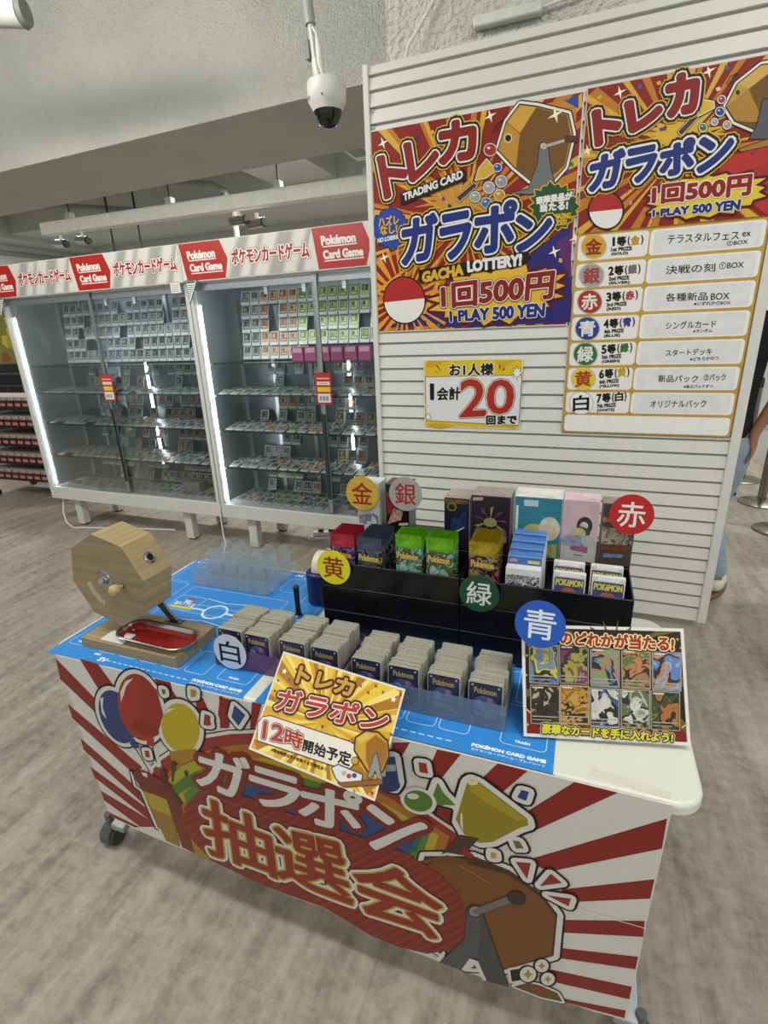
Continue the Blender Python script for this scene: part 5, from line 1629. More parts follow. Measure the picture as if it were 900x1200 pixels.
def pack_proto(key, cols, topc, topmetal=0.6):
    """foil booster pack standing up: pillow body, crimped top and bottom, printed front"""
    W_, H_ = 0.064, 0.150
    m = M()
    nx, nz = 8, 14
    vv, ff = [], []
    for side in (1, -1):
        o0 = len(vv)
        for j in range(nz + 1):
            for i in range(nx + 1):
                u, w = i / nx, j / nz
                bul = 0.0062 * (math.sin(math.pi * u) ** 0.5) * (max(0, min(1, (w - 0.07) / 0.15)) ** 0.6) * (max(0, min(1, (0.93 - w) / 0.15)) ** 0.6)
                vv.append(((u - 0.5) * W_, -side * (bul + 0.0004), w * H_))
        for j in range(nz):
            for i in range(nx):
                q = (o0 + j * (nx + 1) + i, o0 + j * (nx + 1) + i + 1, o0 + (j + 1) * (nx + 1) + i + 1, o0 + (j + 1) * (nx + 1) + i)
                ff.append(q if side == 1 else q[::-1])
    body = artmat('foil_' + key, cols, 30, 0.22, 0.2, 1.0)
    top = mat(topc, rough=0.22, metal=topmetal, var=0.3, scale=120)
    nb = len(ff)
    m.add(vv, [], body)
    k_b, k_t = m.slot(body), m.slot(top)
    for t, f in enumerate(ff):
        m.f.append(f)
        jz = (t % (nx * nz)) // nx
        m.mi.append(k_t if jz >= nz - 3 else k_b)
    art = Art(Vector((0, 0, 0)), Vector((1, 0, 0)), UZ)
    for (bx, by, bw, bh, bc) in ((0.0, 0.052, 0.024, 0.026, cols[1]), (-0.012, 0.066, 0.010, 0.016, cols[2]), (0.013, 0.060, 0.009, 0.015, cols[2]), (0.002, 0.030, 0.013, 0.010, cols[4]), (-0.002, 0.050, 0.008, 0.012, cols[3])):
        art.lp([(bx + bw * (1 + 0.25 * math.cos(5 * k * .42)) * math.cos(k * .42), by + bh * (1 + 0.25 * math.sin(4 * k * .42)) * math.sin(k * .42)) for k in range(15)], mat(bc, rough=0.25, metal=0.2, var=0.35, scale=110), 0.3)
    art.ltext('Pokémon', [(-0.025, 0.108), (0.025, 0.106), (0.025, 0.090), (-0.025, 0.092)], 'd0b050', 1, ((0.002, '2a2f5a'),), 0.0008)
    return m, art
def make_pack(key, cols, topc, lab, grp, cat='card pack', tm=0.6):
    m, art = pack_proto(key, cols, topc, tm)
    t = thing('foil_pack', lab, cat, (0, 0, 0), 0, grp)
    m.build('wrapper', t)
    o = bpy.data.objects.new('logo_print', art.mesh('logo_print', smooth=False))
    COL.objects.link(o)
    o.parent = t
    o.matrix_local = Matrix.Translation((0, -0.0075, 0)) @ Matrix((Vector((1, 0, 0)), UZ, Vector((0, -1, 0)))).transposed().to_4x4()
    return t
def stack(t, x, n, dy, y0, lab, grp, z=ZIN, tilt=0.0, first=None, xj=0.001):
    for k in range(n):
        o = t if k == 0 else copy_tree(t)
        o.location = (x + rc.uniform(-xj, xj), y0 + k * dy, z)
        o.rotation_euler = (tilt, 0, rc.uniform(-0.02, 0.02))
        o['label'] = (first if (k == 0 and first) else lab)
        o['group'] = grp
stack(make_pack('violet', ['2a2550', '4a3a7a', '7a5a9a', '2a2a48', 'a07a60'], 'b03040', '', ''), -0.526, 7, 0.0118, 1.060, 'red-topped foil pack behind the front one in the leftmost stack', 'red-topped packs', first='frontmost red-topped violet foil pack beside the yellow disc', z=ZIN - 0.016)
stack(make_pack('slate', ['23262c', '3c4048', '5a6068', '1c1f26', '8a9048'], '4a5468', '', ''), -0.452, 8, 0.0128, 1.060, 'slate grey foil pack behind the front one in the second stack', 'slate grey packs', first='frontmost slate grey foil pack between the red and green packs', z=ZIN - 0.018)
gcols = ['1f4a22', '5f8a80', '8ab0a8', '3a6a2a', '6a4a2a', '9ab0b0']
stack(make_pack('green', gcols, '6ab01e', '', ''), -0.354, 5, 0.0125, 1.060, 'green-topped foil pack behind the front one in the left green stack', 'green-topped packs, left stack', first='frontmost green-topped foil pack, left of the two green stacks')
stack(make_pack('green', gcols, '6ab01e', '', ''), -0.278, 5, 0.0125, 1.060, 'green-topped foil pack behind the front one in the right green stack', 'green-topped packs, right stack', first='frontmost green-topped foil pack, right of the two green stacks')
stack(make_pack('night', ['14161c', '2a4a5a', '9a8a4a', '1a1a20', 'b04a5a', '5a7a9a'], 'a89020', '', ''), -0.178, 7, 0.0135, 1.062, 'yellow-topped dark foil pack behind the front one above the green disc', 'yellow-topped dark packs', first='frontmost yellow-topped dark foil pack above the green disc')
# boxed decks (white front one, blue lidded ones behind)
def deck_box(front, lab, grp, loc, h):
    t = thing('deck_box', lab, 'deck box', loc, 0, grp)
    M().box((-0.037, 0, 0), (0.037, 0.024, h), mat('d8dade', rough=0.35)).build('carton', t, bev=0.001)
    if front:
        M().box((-0.036, -0.0006, 0.002), (0.036, 0, h - 0.014), artmat('deck', ['5a6070', 'b0a070', '2a3a6a', 'c8c8cc', '3a3428', '8a94a8'], 60, 0.3)).build('front_print', t)
    else:
        p = M().box((-0.036, -0.0006, h - 0.020), (0.036, 0, h - 0.001), mat('3a6ab0', rough=0.3, var=0.2, scale=40)).build('blue_band', t)
        M().box((-0.032, -0.0012, h - 0.014), (-0.016, -0.0006, h - 0.007), mat('c08080', rough=0.3)).build('red_mark', p)
        M().box((0.006, -0.0012, h - 0.015), (0.032, -0.0006, h - 0.008), mat('c8c060', rough=0.3)).build('yellow_mark', p)
    M().box((-0.037, 0, h), (0.037, 0.024, h + 0.0006), mat('4a7ec0' if not front else 'd8dade', rough=0.3)).build('top_face', t)
    return t
zs = [0.097, 0.117, 0.126, 0.134, 0.142]
labs = ['frontmost white deck box with a printed picture, above the green disc', 'second deck box from the front, blue band just behind the white one', 'third deck box from the front in the blue banded row', 'fourth deck box from the front in the blue banded row', 'rearmost blue banded deck box in front of the teal box']
for k in range(5):
    deck_box(k == 0, labs[k], 'deck boxes', (-0.0905 + 0.001 * k, 1.056 + k * 0.0255, ZIN), zs[k])
# small white wrapped card packs
def wrap_pack(lab, grp, loc):
    t = thing('wrapped_card_pack', lab, 'card pack', loc, 0, grp)
    t.rotation_euler = (-0.10, 0, 0)
    M().box((-0.0325, 0, 0), (0.0325, 0.012, 0.096), mat('d9dad6', rough=0.2)).build('wrap', t, bev=0.0015)
    art = Art(Vector((0, 0, 0)), Vector((1, 0, 0)), UZ)
    art.lp(rrect(-0.030, 0.004, 0.030, 0.084, 0.003, 2), mat('4a4a86', rough=0.25, var=0.3, scale=60), 1)
    art.lp([(0.018 * math.cos(k * .3), 0.046 + 0.016 * math.sin(k * .3)) for k in range(21)], mat('b06a58', rough=0.25, var=0.3, scale=90), 2)
    art.lp([(0.008 * math.cos(k * .3), 0.044 + 0.008 * math.sin(k * .3)) for k in range(21)], mat('e0dcd8', rough=0.25), 3)
    art.ltext('POKéMON', [(-0.027, 0.080), (0.027, 0.080), (0.027, 0.066), (-0.027, 0.066)], 'd6c84a', 4, ((0.0016, '2c3468'),), 0.0008)
    art.lp([(-0.021, 0.086), (0.021, 0.086), (0.021, 0.0955), (-0.021, 0.0955)], 'e8e8e4', 2)
    for cx_ in (-0.028, 0.028):
        art.lp([(cx_ + .003 * math.cos(k * .7), 0.087 + .003 * math.sin(k * .7)) for k in range(9)], 'c8c8d0', 3)
    o = bpy.data.objects.new('front_print', art.mesh('front_print', smooth=False))
    COL.objects.link(o)
    o.parent = t
    o.matrix_local = Matrix.Translation((0, -0.0004, 0)) @ Matrix((Vector((1, 0, 0)), UZ, Vector((0, -1, 0)))).transposed().to_4x4()
for x, sd in ((0.006, 'left'), (0.083, 'right')):
    wrap_pack('front white wrapped card pack of the %s pair above the blue disc' % sd, 'white wrapped card packs', (x, 1.062, ZIN))
    wrap_pack('rear white wrapped card pack of the %s pair above the blue disc' % sd, 'white wrapped card packs', (x - 0.003, 1.100, ZIN + 0.008))
# booster boxes on the rear stack
def carton(name, lab, x0, x1, y0, d, h, base_, side_, art=None, z=None, rz=0.0, topm=None):
    t = thing(name, lab, 'box', ((x0 + x1) / 2, y0, ZTOP if z is None else z), rz, 'boxed prizes on the rear black boxes')
    w = (x1 - x0) / 2
    M().box((-w, 0, 0), (w, d, h), mat(side_, rough=0.3)).build('carton', t, bev=0.001)
    M().box((-w + 0.0005, 0.0005, h), (w - 0.0005, d - 0.0005, h + 0.0005), mat(topm or side_, rough=0.3, var=0.2, scale=30)).build('top_print', t)
    A_ = Art(Vector((0, 0, 0)), Vector((1, 0, 0)), UZ)
    A_.lp([(-w + 0.001, 0.001), (w - 0.001, 0.001), (w - 0.001, h - 0.001), (-w + 0.001, h - 0.001)], base_ if not isinstance(base_, str) else mat(base_, rough=0.3, var=0.12, scale=14), 1)
    if art:
        art(A_, w, h)
    o = bpy.data.objects.new('front_print', A_.mesh('front_print', smooth=False))
    COL.objects.link(o)
    o.parent = t
    o.matrix_local = Matrix.Translation((0, -0.0003, 0)) @ Matrix((Vector((1, 0, 0)), UZ, Vector((0, -1, 0)))).transposed().to_4x4()
    return t
def lell(A_, cx_, cy_, rx, ry, h, lay, n=24):
    A_.lp([(cx_ + rx * math.cos(2 * math.pi * k / n), cy_ + ry * math.sin(2 * math.pi * k / n)) for k in range(n)], mat(h, rough=0.3, var=0.15, scale=60) if isinstance(h, str) else h, lay)
def art_blue(A_, w, h):
    A_.lp([(-w + .004, h * .86), (w - .004, h * .9), (w - .004, h * .97), (-w + .004, h * .97)], mat('6a4a34', rough=0.3, var=0.3, scale=60), 2)
    lell(A_, -w * .4, h * .82, .013, .012, '8a7a4a', 3, 6)
    lell(A_, -w * .4, h * .82, .010, .009, '2a2418', 4, 6)
    A_.lp([(-w * .6, h * .3), (w * .75, h * .45), (w * .7, h * .78), (w * .1, h * .6), (-w * .3, h * .62)], mat('22345e', rough=0.3, var=0.5, scale=90), 2)
    A_.lp([(-w * .5, h * .26), (w * .6, h * .42), (w * .6, h * .45), (-w * .5, h * .30)], 'a8a8b8', 3)
def art_purple(A_, w, h):
    A_.lp([(-w + .004, h * .9), (-w * .4, h * .92), (-w * .4, h * .97), (-w + .004, h * .96)], 'a89a9a', 2)
    A_.burst
    for k in range(9):
        t = k * 0.7
        A_.lp([(0, h * .56), (.042 * math.cos(t), h * .56 + .040 * math.sin(t)), (.034 * math.cos(t + .18), h * .56 + .034 * math.sin(t + .18))], mat(['6a3a4a', '4a3a52', '8a8458'][k % 3], rough=0.3), 2 + k % 3)
    lell(A_, 0, h * .54, .016, .012, '8a8a5a', 5)
    lell(A_, -.022, h * .33, .018, .016, '4a4a5c', 3)
    lell(A_, .022, h * .36, .018, .015, '5c5464', 3)
    A_.lp([(-w * .2, h * .12), (w * .85, h * .20), (w * .85, h * .31), (-w * .1, h * .22)], mat('a07a7a', rough=0.3, var=0.4, scale=120), 6)
def art_teal(A_, w, h):
    A_.lp([(-w + .022, h * .85), (-w * .0, h * .85), (-w * .0, h * .95), (-w + .022, h * .95)], 'b8c4cc', 3)
    A_.lp([(-w + .004, h * .3), (-w + .010, h * .3), (-w + .010, h * .85), (-w + .004, h * .85)], 'c0d4d4', 3)
    lell(A_, -w * .12, h * .34, .030, .034, 'b0a85a', 3)
    lell(A_, -w * .10, h * .32, .019, .020, 'c8b49a', 4)
    lell(A_, w * .52, h * .50, .024, .030, 'c4bfae', 3)
    lell(A_, w * .48, h * .45, .018, .020, 'c9b49c', 4)
    A_.lp([(-w * .6, h * .05), (w * .9, h * .02), (w * .9, h * .25), (w * .2, h * .22), (-w * .6, h * .2)], mat('9a9a5a', rough=0.3, var=0.4, scale=80), 2)
    for k in range(5):
        A_.lp([(-w + .004, h * (.3 + .1 * k)), (w - .004, h * (.38 + .1 * k)), (w - .004, h * (.39 + .1 * k)), (-w + .004, h * (.31 + .1 * k))], '2a6a86', 2)
def art_pink(A_, w, h):
    A_.lp([(-w + .004, h * .02), (w - .004, h * .02), (w - .004, h * .36), (-w + .004, h * .42)], mat('b8bab4', rough=0.3, var=0.1), 2)
    lell(A_, w * .25, h * .60, .017, .022, '2c2c34', 3)
    lell(A_, w * .22, h * .60, .009, .010, 'c8b4a8', 4)
    A_.lp([(-w * .1, h * .60), (w * .6, h * .55), (w * .55, h * .35), (w * .1, h * .38)], mat('4a4a58', rough=0.3, var=0.4, scale=90), 4)
    lell(A_, -w * .05, h * .47, .016, .014, 'b8b080', 5)
    lell(A_, -w * .2, h * .34, .032, .016, mat('8a90a8', rough=0.3, var=0.4, scale=90), 5)
    lell(A_, w * .5, h * .36, .014, .014, 'a8b0a8', 5)
    A_.lp([(-w * .45, h * .20), (w * .5, h * .16), (w * .55, h * .26), (-w * .4, h * .27)], mat('9a5a7a', rough=0.3, var=0.4, scale=150), 6)
    A_.lp([(-w * .2, h * .105), (w * .3, h * .10), (w * .3, h * .115), (-w * .2, h * .12)], '5a5a58', 3)
def art_dark(A_, w, h):
    A_.lp([(-w + .003, h * .86), (w - .003, h * .86), (w - .003, h * .97), (-w + .003, h * .97)], mat('3a3c50', rough=0.3), 2)
    A_.lp([(-w + .003, h * .70), (w - .003, h * .72), (w - .003, h * .80), (-w + .003, h * .78)], mat('a07a44', rough=0.3, var=0.4, scale=60), 2)
    A_.lp([(-w + .003, h * .34), (w - .003, h * .36), (w - .003, h * .60), (-w + .003, h * .62)], artmat('darkfig', ['221f1e', '6a6058', 'a89a88', '3a302a'], 60, 0.3), 2)
    A_.lp([(-w * .9, h * .24), (w * .8, h * .26), (w * .8, h * .33), (-w * .9, h * .31)], mat('6a3a2a', rough=0.3, var=0.5, scale=160), 3)
    A_.lp([(-w * .7, h * .12), (w * .5, h * .14), (w * .5, h * .20), (-w * .7, h * .19)], mat('6a7a9a', rough=0.3, var=0.5, scale=160), 3)
def art_red(A_, w, h):
    A_.lp([(-w + .003, h * .45), (w * .2, h * .62), (w * .1, h * .8), (-w + .003, h * .86)], mat('8a2a28', rough=0.3, var=0.6, scale=60), 2)
    A_.lp([(-w + .003, h * .3), (w * .3, h * .40), (w * .5, h * .55), (-w * .3, h * .6)], mat('b08a7a', rough=0.3, var=0.5, scale=90), 3)
    A_.lp([(w * .1, h * .30), (w * .9, h * .32), (w * .9, h * .36), (w * .1, h * .34)], 'c0b8b0', 3)
def art_white(A_, w, h):
    A_.lp([(-w + .003, h * .05), (w - .003, h * .05), (w - .003, h * .5), (-w + .003, h * .42)], artmat('whitefig', ['9aa0ac', 'c4c8cc', '7a8090', 'a8a8b0'], 34, 0.3, 0.0, 0.6), 2)
carton('booster_box', 'dark blue prize box, leftmost of the tall boxes behind the green packs', -0.303, -0.238, 1.20, 0.075, 0.136, '1a1d33', 'b0a58c', art_blue, topm='9a968c')
carton('booster_box', 'dark purple prize box with a pale emblem behind the yellow-topped packs', -0.235, -0.139, 1.20, 0.075, 0.147, '241a26', '7a6a6a', art_purple, topm='9a948c')
carton('booster_box', 'teal prize box with a white top, widest of the boxes on the rear stack', -0.131, -0.022, 1.20, 0.075, 0.152, '2c7a8c', 'cfd4d0', art_teal, topm='dcdcd6')
carton('booster_box', 'pale pink prize box between the teal box and the red disc', -0.0205, 0.058, 1.20, 0.06, 0.152, 'c4a8b0', 'd4c0c4', art_pink, topm='d6bcc2')
carton('booster_box', 'dark brown prize box behind the red disc at the right end', 0.0635, 0.134, 1.20, 0.05, 0.150, '4a4038', '8a8078', art_dark)
carton('booster_box', 'white prize box behind the gold disc at the left end', -0.541, -0.478, 1.20, 0.06, 0.158, 'c8cac8', 'b8bab8', art_white, topm='d0d0cc')
carton('booster_box', 'black and dark red prize box behind the silver disc', -0.460, -0.396, 1.20, 0.06, 0.160, '1a1214', '55585a', art_red, topm='5a1a22')

# ---------------------------------------------------------------- round colour discs
def disc(kanji, x, y, z, d, face_, ink_, lab, tiltx=-0.12, rz=0.0, prop=True, metal=0.0, foot=None):
    t = thing('colour_disc', lab, 'disc sign', (x, y, z), 0, 'round prize colour discs')
    t.rotation_euler = (tiltx, 0, rz)
    fmat = mat(face_, rough=0.3, metal=metal, var=0.05)
    M().lathe([(0, 0), (d / 2, 0), (d / 2, 0.0016), (0, 0.0016)], fmat, 48, (Vector((0, 0, 0)), Vector((1, 0, 0)), Vector((0, 0, 1)), Vector((0, -1, 0)))).build('disc_face', t)
    A_ = Art(Vector((0, 0, 0)), Vector((1, 0, 0)), UZ)
    r_ = d * 0.31
    A_.ltext(kanji, [(-r_, r_), (r_, r_), (r_, -r_), (-r_, -r_)], ink_, 1, (), 0.0006)
    o = bpy.data.objects.new('character_print', A_.mesh('character_print', smooth=False))
    COL.objects.link(o)
    o.parent = t
    o.matrix_local = Matrix.Translation((0, -0.0017, 0)) @ Matrix((Vector((1, 0, 0)), UZ, Vector((0, -1, 0)))).transposed().to_4x4()
    if foot:
        M().tube([(0, 0.003, 0), foot], 0.0025, mat('cfd4d6', rough=0.2)).build('stem', t)
    return t
disc('金', -0.522, 1.193, 1.067, 0.0925, 'd0a83a', '8a2418', 'gold disc in front of the white prize box at the left', -0.05, metal=0.25)
disc('銀', -0.402, 1.193, 1.074, 0.0885, '9a9a98', 'a02a24', 'silver grey disc in front of the black and red prize box', -0.05)
disc('黄', -0.541, 1.036, 0.922, 0.090, 'd6cc1e', '8e3016', 'yellow disc at the left front corner of the black boxes', -0.04)
disc('緑', -0.181, 1.036, 0.905, 0.0895, '14472c', 'd8dcd8', 'dark green disc on the front of the right black box stack', -0.04)
disc('青', -0.0400, 0.893, 0.9355, 0.0925, '1f57b8', 'e0e4ea', 'blue disc above the picture poster leaning on the table', -0.20)
disc('赤', 0.122, 1.192, 1.066, 0.0905, 'b01c1a', 'e2deda', 'red disc in front of the dark box at the right end', -0.10)
disc('白', -0.727, 0.8375, 0.770, 0.0905, 'c4cad6', '14151c', 'white disc on the front of the purple card tray', -0.04)

# ---------------------------------------------------------------- two loose posters on the table
U = Vector((0.996, -0.078, -0.049))
Vv = Vector((0.089, 0.67, 0.737))
Cc = EYE + (Vector((-0.444, 0.761, 0.713)) - EYE) * 0.978
a = Art(Cc, U, Vv - U * U.normalized().dot(Vv)).crop((280, 760), 4.2857)
pw, ph = 0.1485 * 0.978, 0.105 * 0.978
a.sheet([(-pw, -ph), (pw, -ph), (pw, ph), (-pw, ph)], 'dcdad0', 0, 0.0008)
a.lp([(-pw + .004, -ph + .004), (pw - .004, -ph + .004), (pw - .004, ph - .004), (-pw + .004, ph - .004)], 'd2a024', 1)
clip = (-pw + .004, -ph + .004, pw - .004, ph - .004)
c0 = a.L((430, 370))
rays(a, c0, 0.01, 0.3, 24, 'e2c040', 2, clip, 31, 0.6)
rays(a, c0, 0.01, 0.3, 20, 'ecd878', 3, clip, 33, 0.25)
rays(a, c0, 0.03, 0.3, 12, 'a8741c', 2, clip, 37, 0.3)
confetti(a, [(252, 158, '4a6a9a'), (198, 160, '4a6a9a'), (288, 105, '9a3028'), (182, 212, '9a3028'), (612, 188, '4a6aa0'), (688, 188, 'a0342a'), (650, 222, 'a0342a'), (724, 220, '4a6aa0'), (812, 230, '8a2a2a'), (420, 392, '4a4a3a'), (765, 432, '4a6aa0'), (760, 365, '8a2a2a'), (668, 725, 'a0342a'), (580, 715, 'b8862a')], 4, 0.0042)
star(a, (230, 115), 0.007, 'f0ead8', 5, 5, 0.45)
star(a, (777, 255), 0.007, 'f0ead8', 5, 5, 0.45)
s1 = ((0.0085, '4a1a14'),)
a.text('トレカ', [(312, 88), (585, 165), (562, 238), (288, 168)], 'c89a2e', 8, ((0.0065, '5a1a14'), (0.0016, 'ecd890')), 0.0012)
a.text('ガラポン', [(212, 195), (762, 315), (728, 418), (182, 302)], 'b03a2a', 12, ((0.0078, '4a1812'), (0.0036, 'e8e2d6')), 0.0016)
a.opoly([(98, 375), (120, 345), (160, 340), (560, 470), (600, 500), (590, 560), (560, 600), (470, 585), (95, 460)], 'e2ddd0', 8, ((0.0022, '6a3a1a'),))
a.text('12', [(130, 365), (228, 392), (220, 468), (120, 448)], 'a82c22', 12, ((0.0042, '4a1812'), (0.0026, 'e8e2d6')), 0.0016)
a.text('時', [(240, 400), (325, 428), (316, 508), (230, 478)], 'a82c22', 12, ((0.0042, '4a1812'), (0.0026, 'e8e2d6')), 0.0012)
a.text('開始予定', [(330, 455), (568, 525), (556, 592), (320, 512)], BLK, 12, ((0.0026, 'e8e2d6'),), 0.0009)
a.text('※開始時間は多少前後する可能性あり', [(166, 498), (443, 600), (440, 618), (162, 516)], '2a1c10', 6, (), 0.0002)
a.opoly([(590, 450), (640, 418), (700, 425), (745, 470), (750, 540), (720, 615), (655, 620), (608, 545), (585, 510)], 'c89a34', 10, ((0.0035, '4a3010'),))
a.poly([(640, 475), (690, 435), (742, 475), (747, 540), (716, 610), (660, 612), (640, 560)], '96661f', 14)
a.poly([(590, 452), (640, 420), (690, 433), (612, 480)], 'd8b04a', 15)
a.ell((585, 563), 16, 17, 'c89a34', 15, strokes=((0.0012, '4a3010'),))
a.opoly([(650, 640), (680, 540), (695, 525), (700, 560), (722, 660), (700, 650), (686, 610), (665, 655)], '8a8a88', 17, ((0.0014, '3a3a3a'),))
a.opoly([(470, 600), (500, 585), (620, 635), (615, 668), (520, 680), (490, 650)], 'd8d8d4', 12, ((0.0025, '5a5048'),))
for (x, y, h) in [(530, 625, 'b0b0b0'), (555, 640, 'b03a30'), (582, 637, '2c4a8c')]:
    a.ell((x, y), 12, 12, h, 15)
a.opoly([(500, 675), (620, 665), (725, 655), (720, 680), (530, 695)], '8a5a22', 13, ((0.0012, '4a3010'),))
for k in range(3):
    a.line([(540 + k * 14, 468 - k * 8), (560 + k * 8, 490 - k * 8)], 0.0022, 'a02c24', 6)
tag(a.put('start_time_poster'), 'yellow lottery start time poster tilted over the front edge of the table', 'poster')

U = Vector((0.976, 0.216, 0.018)).normalized()
Vv = Vector((-0.114, 0.443, 0.889))
Vv = Vv - U * U.dot(Vv)
Cc = Vector((0.081, 0.904, 0.823))
pw, ph = 0.1485, 0.105
a = Art(Cc, U, Vv).crop((590, 690), 3.4615)
a.sheet([(-pw, -ph), (pw, -ph), (pw, ph), (-pw, ph)], 'dddcd8', 0, 0.0008)
a.lp([(-pw + .006, -ph + .006), (pw - .006, -ph + .006), (pw - .006, ph - .006), (-pw + .006, ph - .006)], '2a1a10', 1)
a.lp([(-pw + .006, -ph + .006), (pw - .006, -ph + .006), (pw - .006, -ph + .030), (-pw + .006, -ph + .045)], '7a1e16', 2)
clip = (-pw + .006, -ph + .006, pw - .006, ph - .006)
rays(a, (0.02, 0.06), 0.06, 0.3, 14, '6a5a1e', 2, clip, 41, 0.25)
for (x, y) in [(95, 270), (98, 550), (92, 350), (720, 240), (128, 470), (180, 165), (640, 160), (705, 205)]:
    star(a, (x, y), 0.004, 'e8c860', 4)
for pts in [[(88, 480), (112, 500), (112, 508), (88, 488)], [(722, 560), (745, 545), (745, 552), (722, 567)]]:
    a.poly(pts, 'd8b040', 3)
tops = [(106, 227), (228, 228), (354, 240), (480, 246), (604, 256)]
wd_ = [(116, 1.0), (118, 1), (112, 1), (114, 1), (114, 1)]
pals = [[('4a6a9a', '6a86a8'), ('4e2440', '7a3a58'), ('4a78a0', '7a9a5a'), ('a07450', '55703a'), ('5a7ab8', '8aa0c8')],
        [('3a3026', 'a8a08a'), ('b8862a', '8a5a1e'), ('3a5a8a', 'b8b8b4'), ('5a6a44', 'a8a89a'), ('3a4a2a', '8a6a2a')]]
blobs = [['c8b42a', '9a9a3a', 'a8786a', 'b87a4a', 'b87a4a'], ['26221e', 'b8923a', 'c8c4b8', 'c4c4bc', 'a8682e']]
for r in range(2):
    for k in range(5):
        x, y = tops[k]
        if r:
            x, y = x + 3 + k * -2.0 + (2 if k < 2 else 0), y + 164 - k * 1.0
        w = 114
        sl = 6
        q = [(x, y), (x + w, y + sl), (x + w, y + 152 + sl), (x + 2, y + 152)]
        a.opoly(q, mat(pals[r][k][0], rough=0.3, var=0.5, scale=70), 5, ((0.0012, 'b8b09a'),))
        a.poly([(x + 3, y + 3), (x + w - 3, y + 3 + sl), (x + w - 3, y + 148 + sl), (x + 4, y + 148)], artmat('pic%d%d' % (r, k), [pals[r][k][0], pals[r][k][1], pals[r][k][0], '2a2620', blobs[r][k], pals[r][k][1], '8a8a80'], 24, 0.3, 0.0, 0.6), 7)
        a.ell((x + 58, y + 60), 20 + (k * 7) % 9, 24 + (k * 5) % 9, artmat('fig%d%d' % (r, k), [blobs[r][k], blobs[r][k], pals[r][k][1], blobs[r][k], blobs[r][k], '4a3a2a'], 45, 0.3, 0.0, 0.5), 8, 10)
        a.poly([(x + 5, y + 122), (x + w - 5, y + 127), (x + w - 5, y + 131), (x + 5, y + 126)], 'a8a898', 10)
        a.poly([(x + 5, y + 136), (x + w - 30, y + 140), (x + w - 30, y + 143), (x + 5, y + 139)], 'a8a898', 10)
        a.poly([(x + 6, y + 5), (x + 50, y + 7), (x + 50, y + 12), (x + 6, y + 10)], 'd8d4c4', 10)
a.text('のどれかが当たる!', [(232, 172), (688, 196), (686, 252), (230, 226)], '9a2a1a', 14, ((0.0052, '2a120a'), (0.0034, 'e8d8a0')), 0.0012)
a.text('豪華なカードを手に入れよう!', [(158, 545), (686, 584), (683, 622), (155, 584)], 'd8cc3a', 14, ((0.0042, 'd8d0b0'), (0.0030, '2a160c')), 0.0009)
pz = a.put('picture_card_poster')
tag(pz, 'poster of ten picture cards leaning up at the right end of the table', 'poster')
ea = M()
Nn = a.N
p_top = Cc + Vv.normalized() * 0.05 - Nn * 0.0015
for sg in (-0.06, 0.06):
    p0 = p_top + U * sg
    p1 = Vector((p0.x - 0.02, p0.y + 0.045, TZ + 0.003))
    ea.tube([p0, p1], 0.003, mat('2a2a2c', rough=0.5), 8)
ea.tube([Vector((p_top.x - 0.08, p_top.y + 0.032, TZ + 0.003)), Vector((p_top.x + 0.04, p_top.y + 0.058, TZ + 0.003))], 0.003, mat('2a2a2c', rough=0.5), 8)
es = ea.build('easel_strut')
bpy.context.view_layer.update()
es.parent = pz
es.matrix_parent_inverse = pz.matrix_world.inverted()

# ---------------------------------------------------------------- people and queue posts beyond the panel
def skin_mesh(name, chains, m, parent=None, sub=2, root=0):
    """chains of (x, y, z, radius) joined at coincident points, grown into one smooth surface"""
    verts, rad, edges, key = [], [], [], {}
    for ch in chains:
        last = None
        for (x, y, z, r) in ch:
            k = (round(x, 4), round(y, 4), round(z, 4))
            if k not in key:
                key[k] = len(verts)
                verts.append((x, y, z))
                rad.append(r)
            if last is not None and last != key[k] and (last, key[k]) not in edges:
                edges.append((last, key[k]))
            last = key[k]
    me = bpy.data.meshes.new(name)
    me.from_pydata(verts, edges, [])
    o = bpy.data.objects.new(name, me)
    COL.objects.link(o)
    me.materials.append(m)
    sk = o.modifiers.new('skin', 'SKIN')
    sk.use_smooth_shade = True
    for i, r in enumerate(rad):
        sv = me.skin_vertices[0].data[i]
        sv.radius = r if isinstance(r, tuple) else (r, r)
        sv.use_root = (i == root)
    s_ = o.modifiers.new('sub', 'SUBSURF')
    s_.levels = sub
    s_.render_levels = sub
    if parent is not None:
        o.parent = parent
    return o
skinm = mat('a8795e', rough=0.55, var=0.05)
def hand(wx, wy, wz, dx_, dz_, side):
    """palm and five bent fingers hanging from the wrist"""
    px_, pz_ = wx + dx_ * 0.05, wz - 0.055
    ch = [[(wx, wy, wz, 0.022), (px_, wy, pz_, (0.030, 0.016))]]
    for k, (ln, oy) in enumerate(((0.075, -0.03), (0.085, -0.010), (0.080, 0.010), (0.062, 0.028))):
        ch.append([(px_, wy, pz_, (0.030, 0.016)), (px_ + dx_ * 0.01, wy + oy, pz_ - 0.03, 0.0095), (px_ + dx_ * 0.012 - side * 0.006, wy + oy, pz_ - 0.03 - ln * 0.5, 0.0088), (px_ - side * 0.02, wy + oy, pz_ - 0.03 - ln * 0.92, 0.0075)])
    ch.append([(px_, wy, pz_, (0.030, 0.016)), (px_ - side * 0.01, wy - 0.045, pz_ + 0.002, 0.0105), (px_ - side * 0.018, wy - 0.062, pz_ - 0.035, 0.0085)])
    return ch
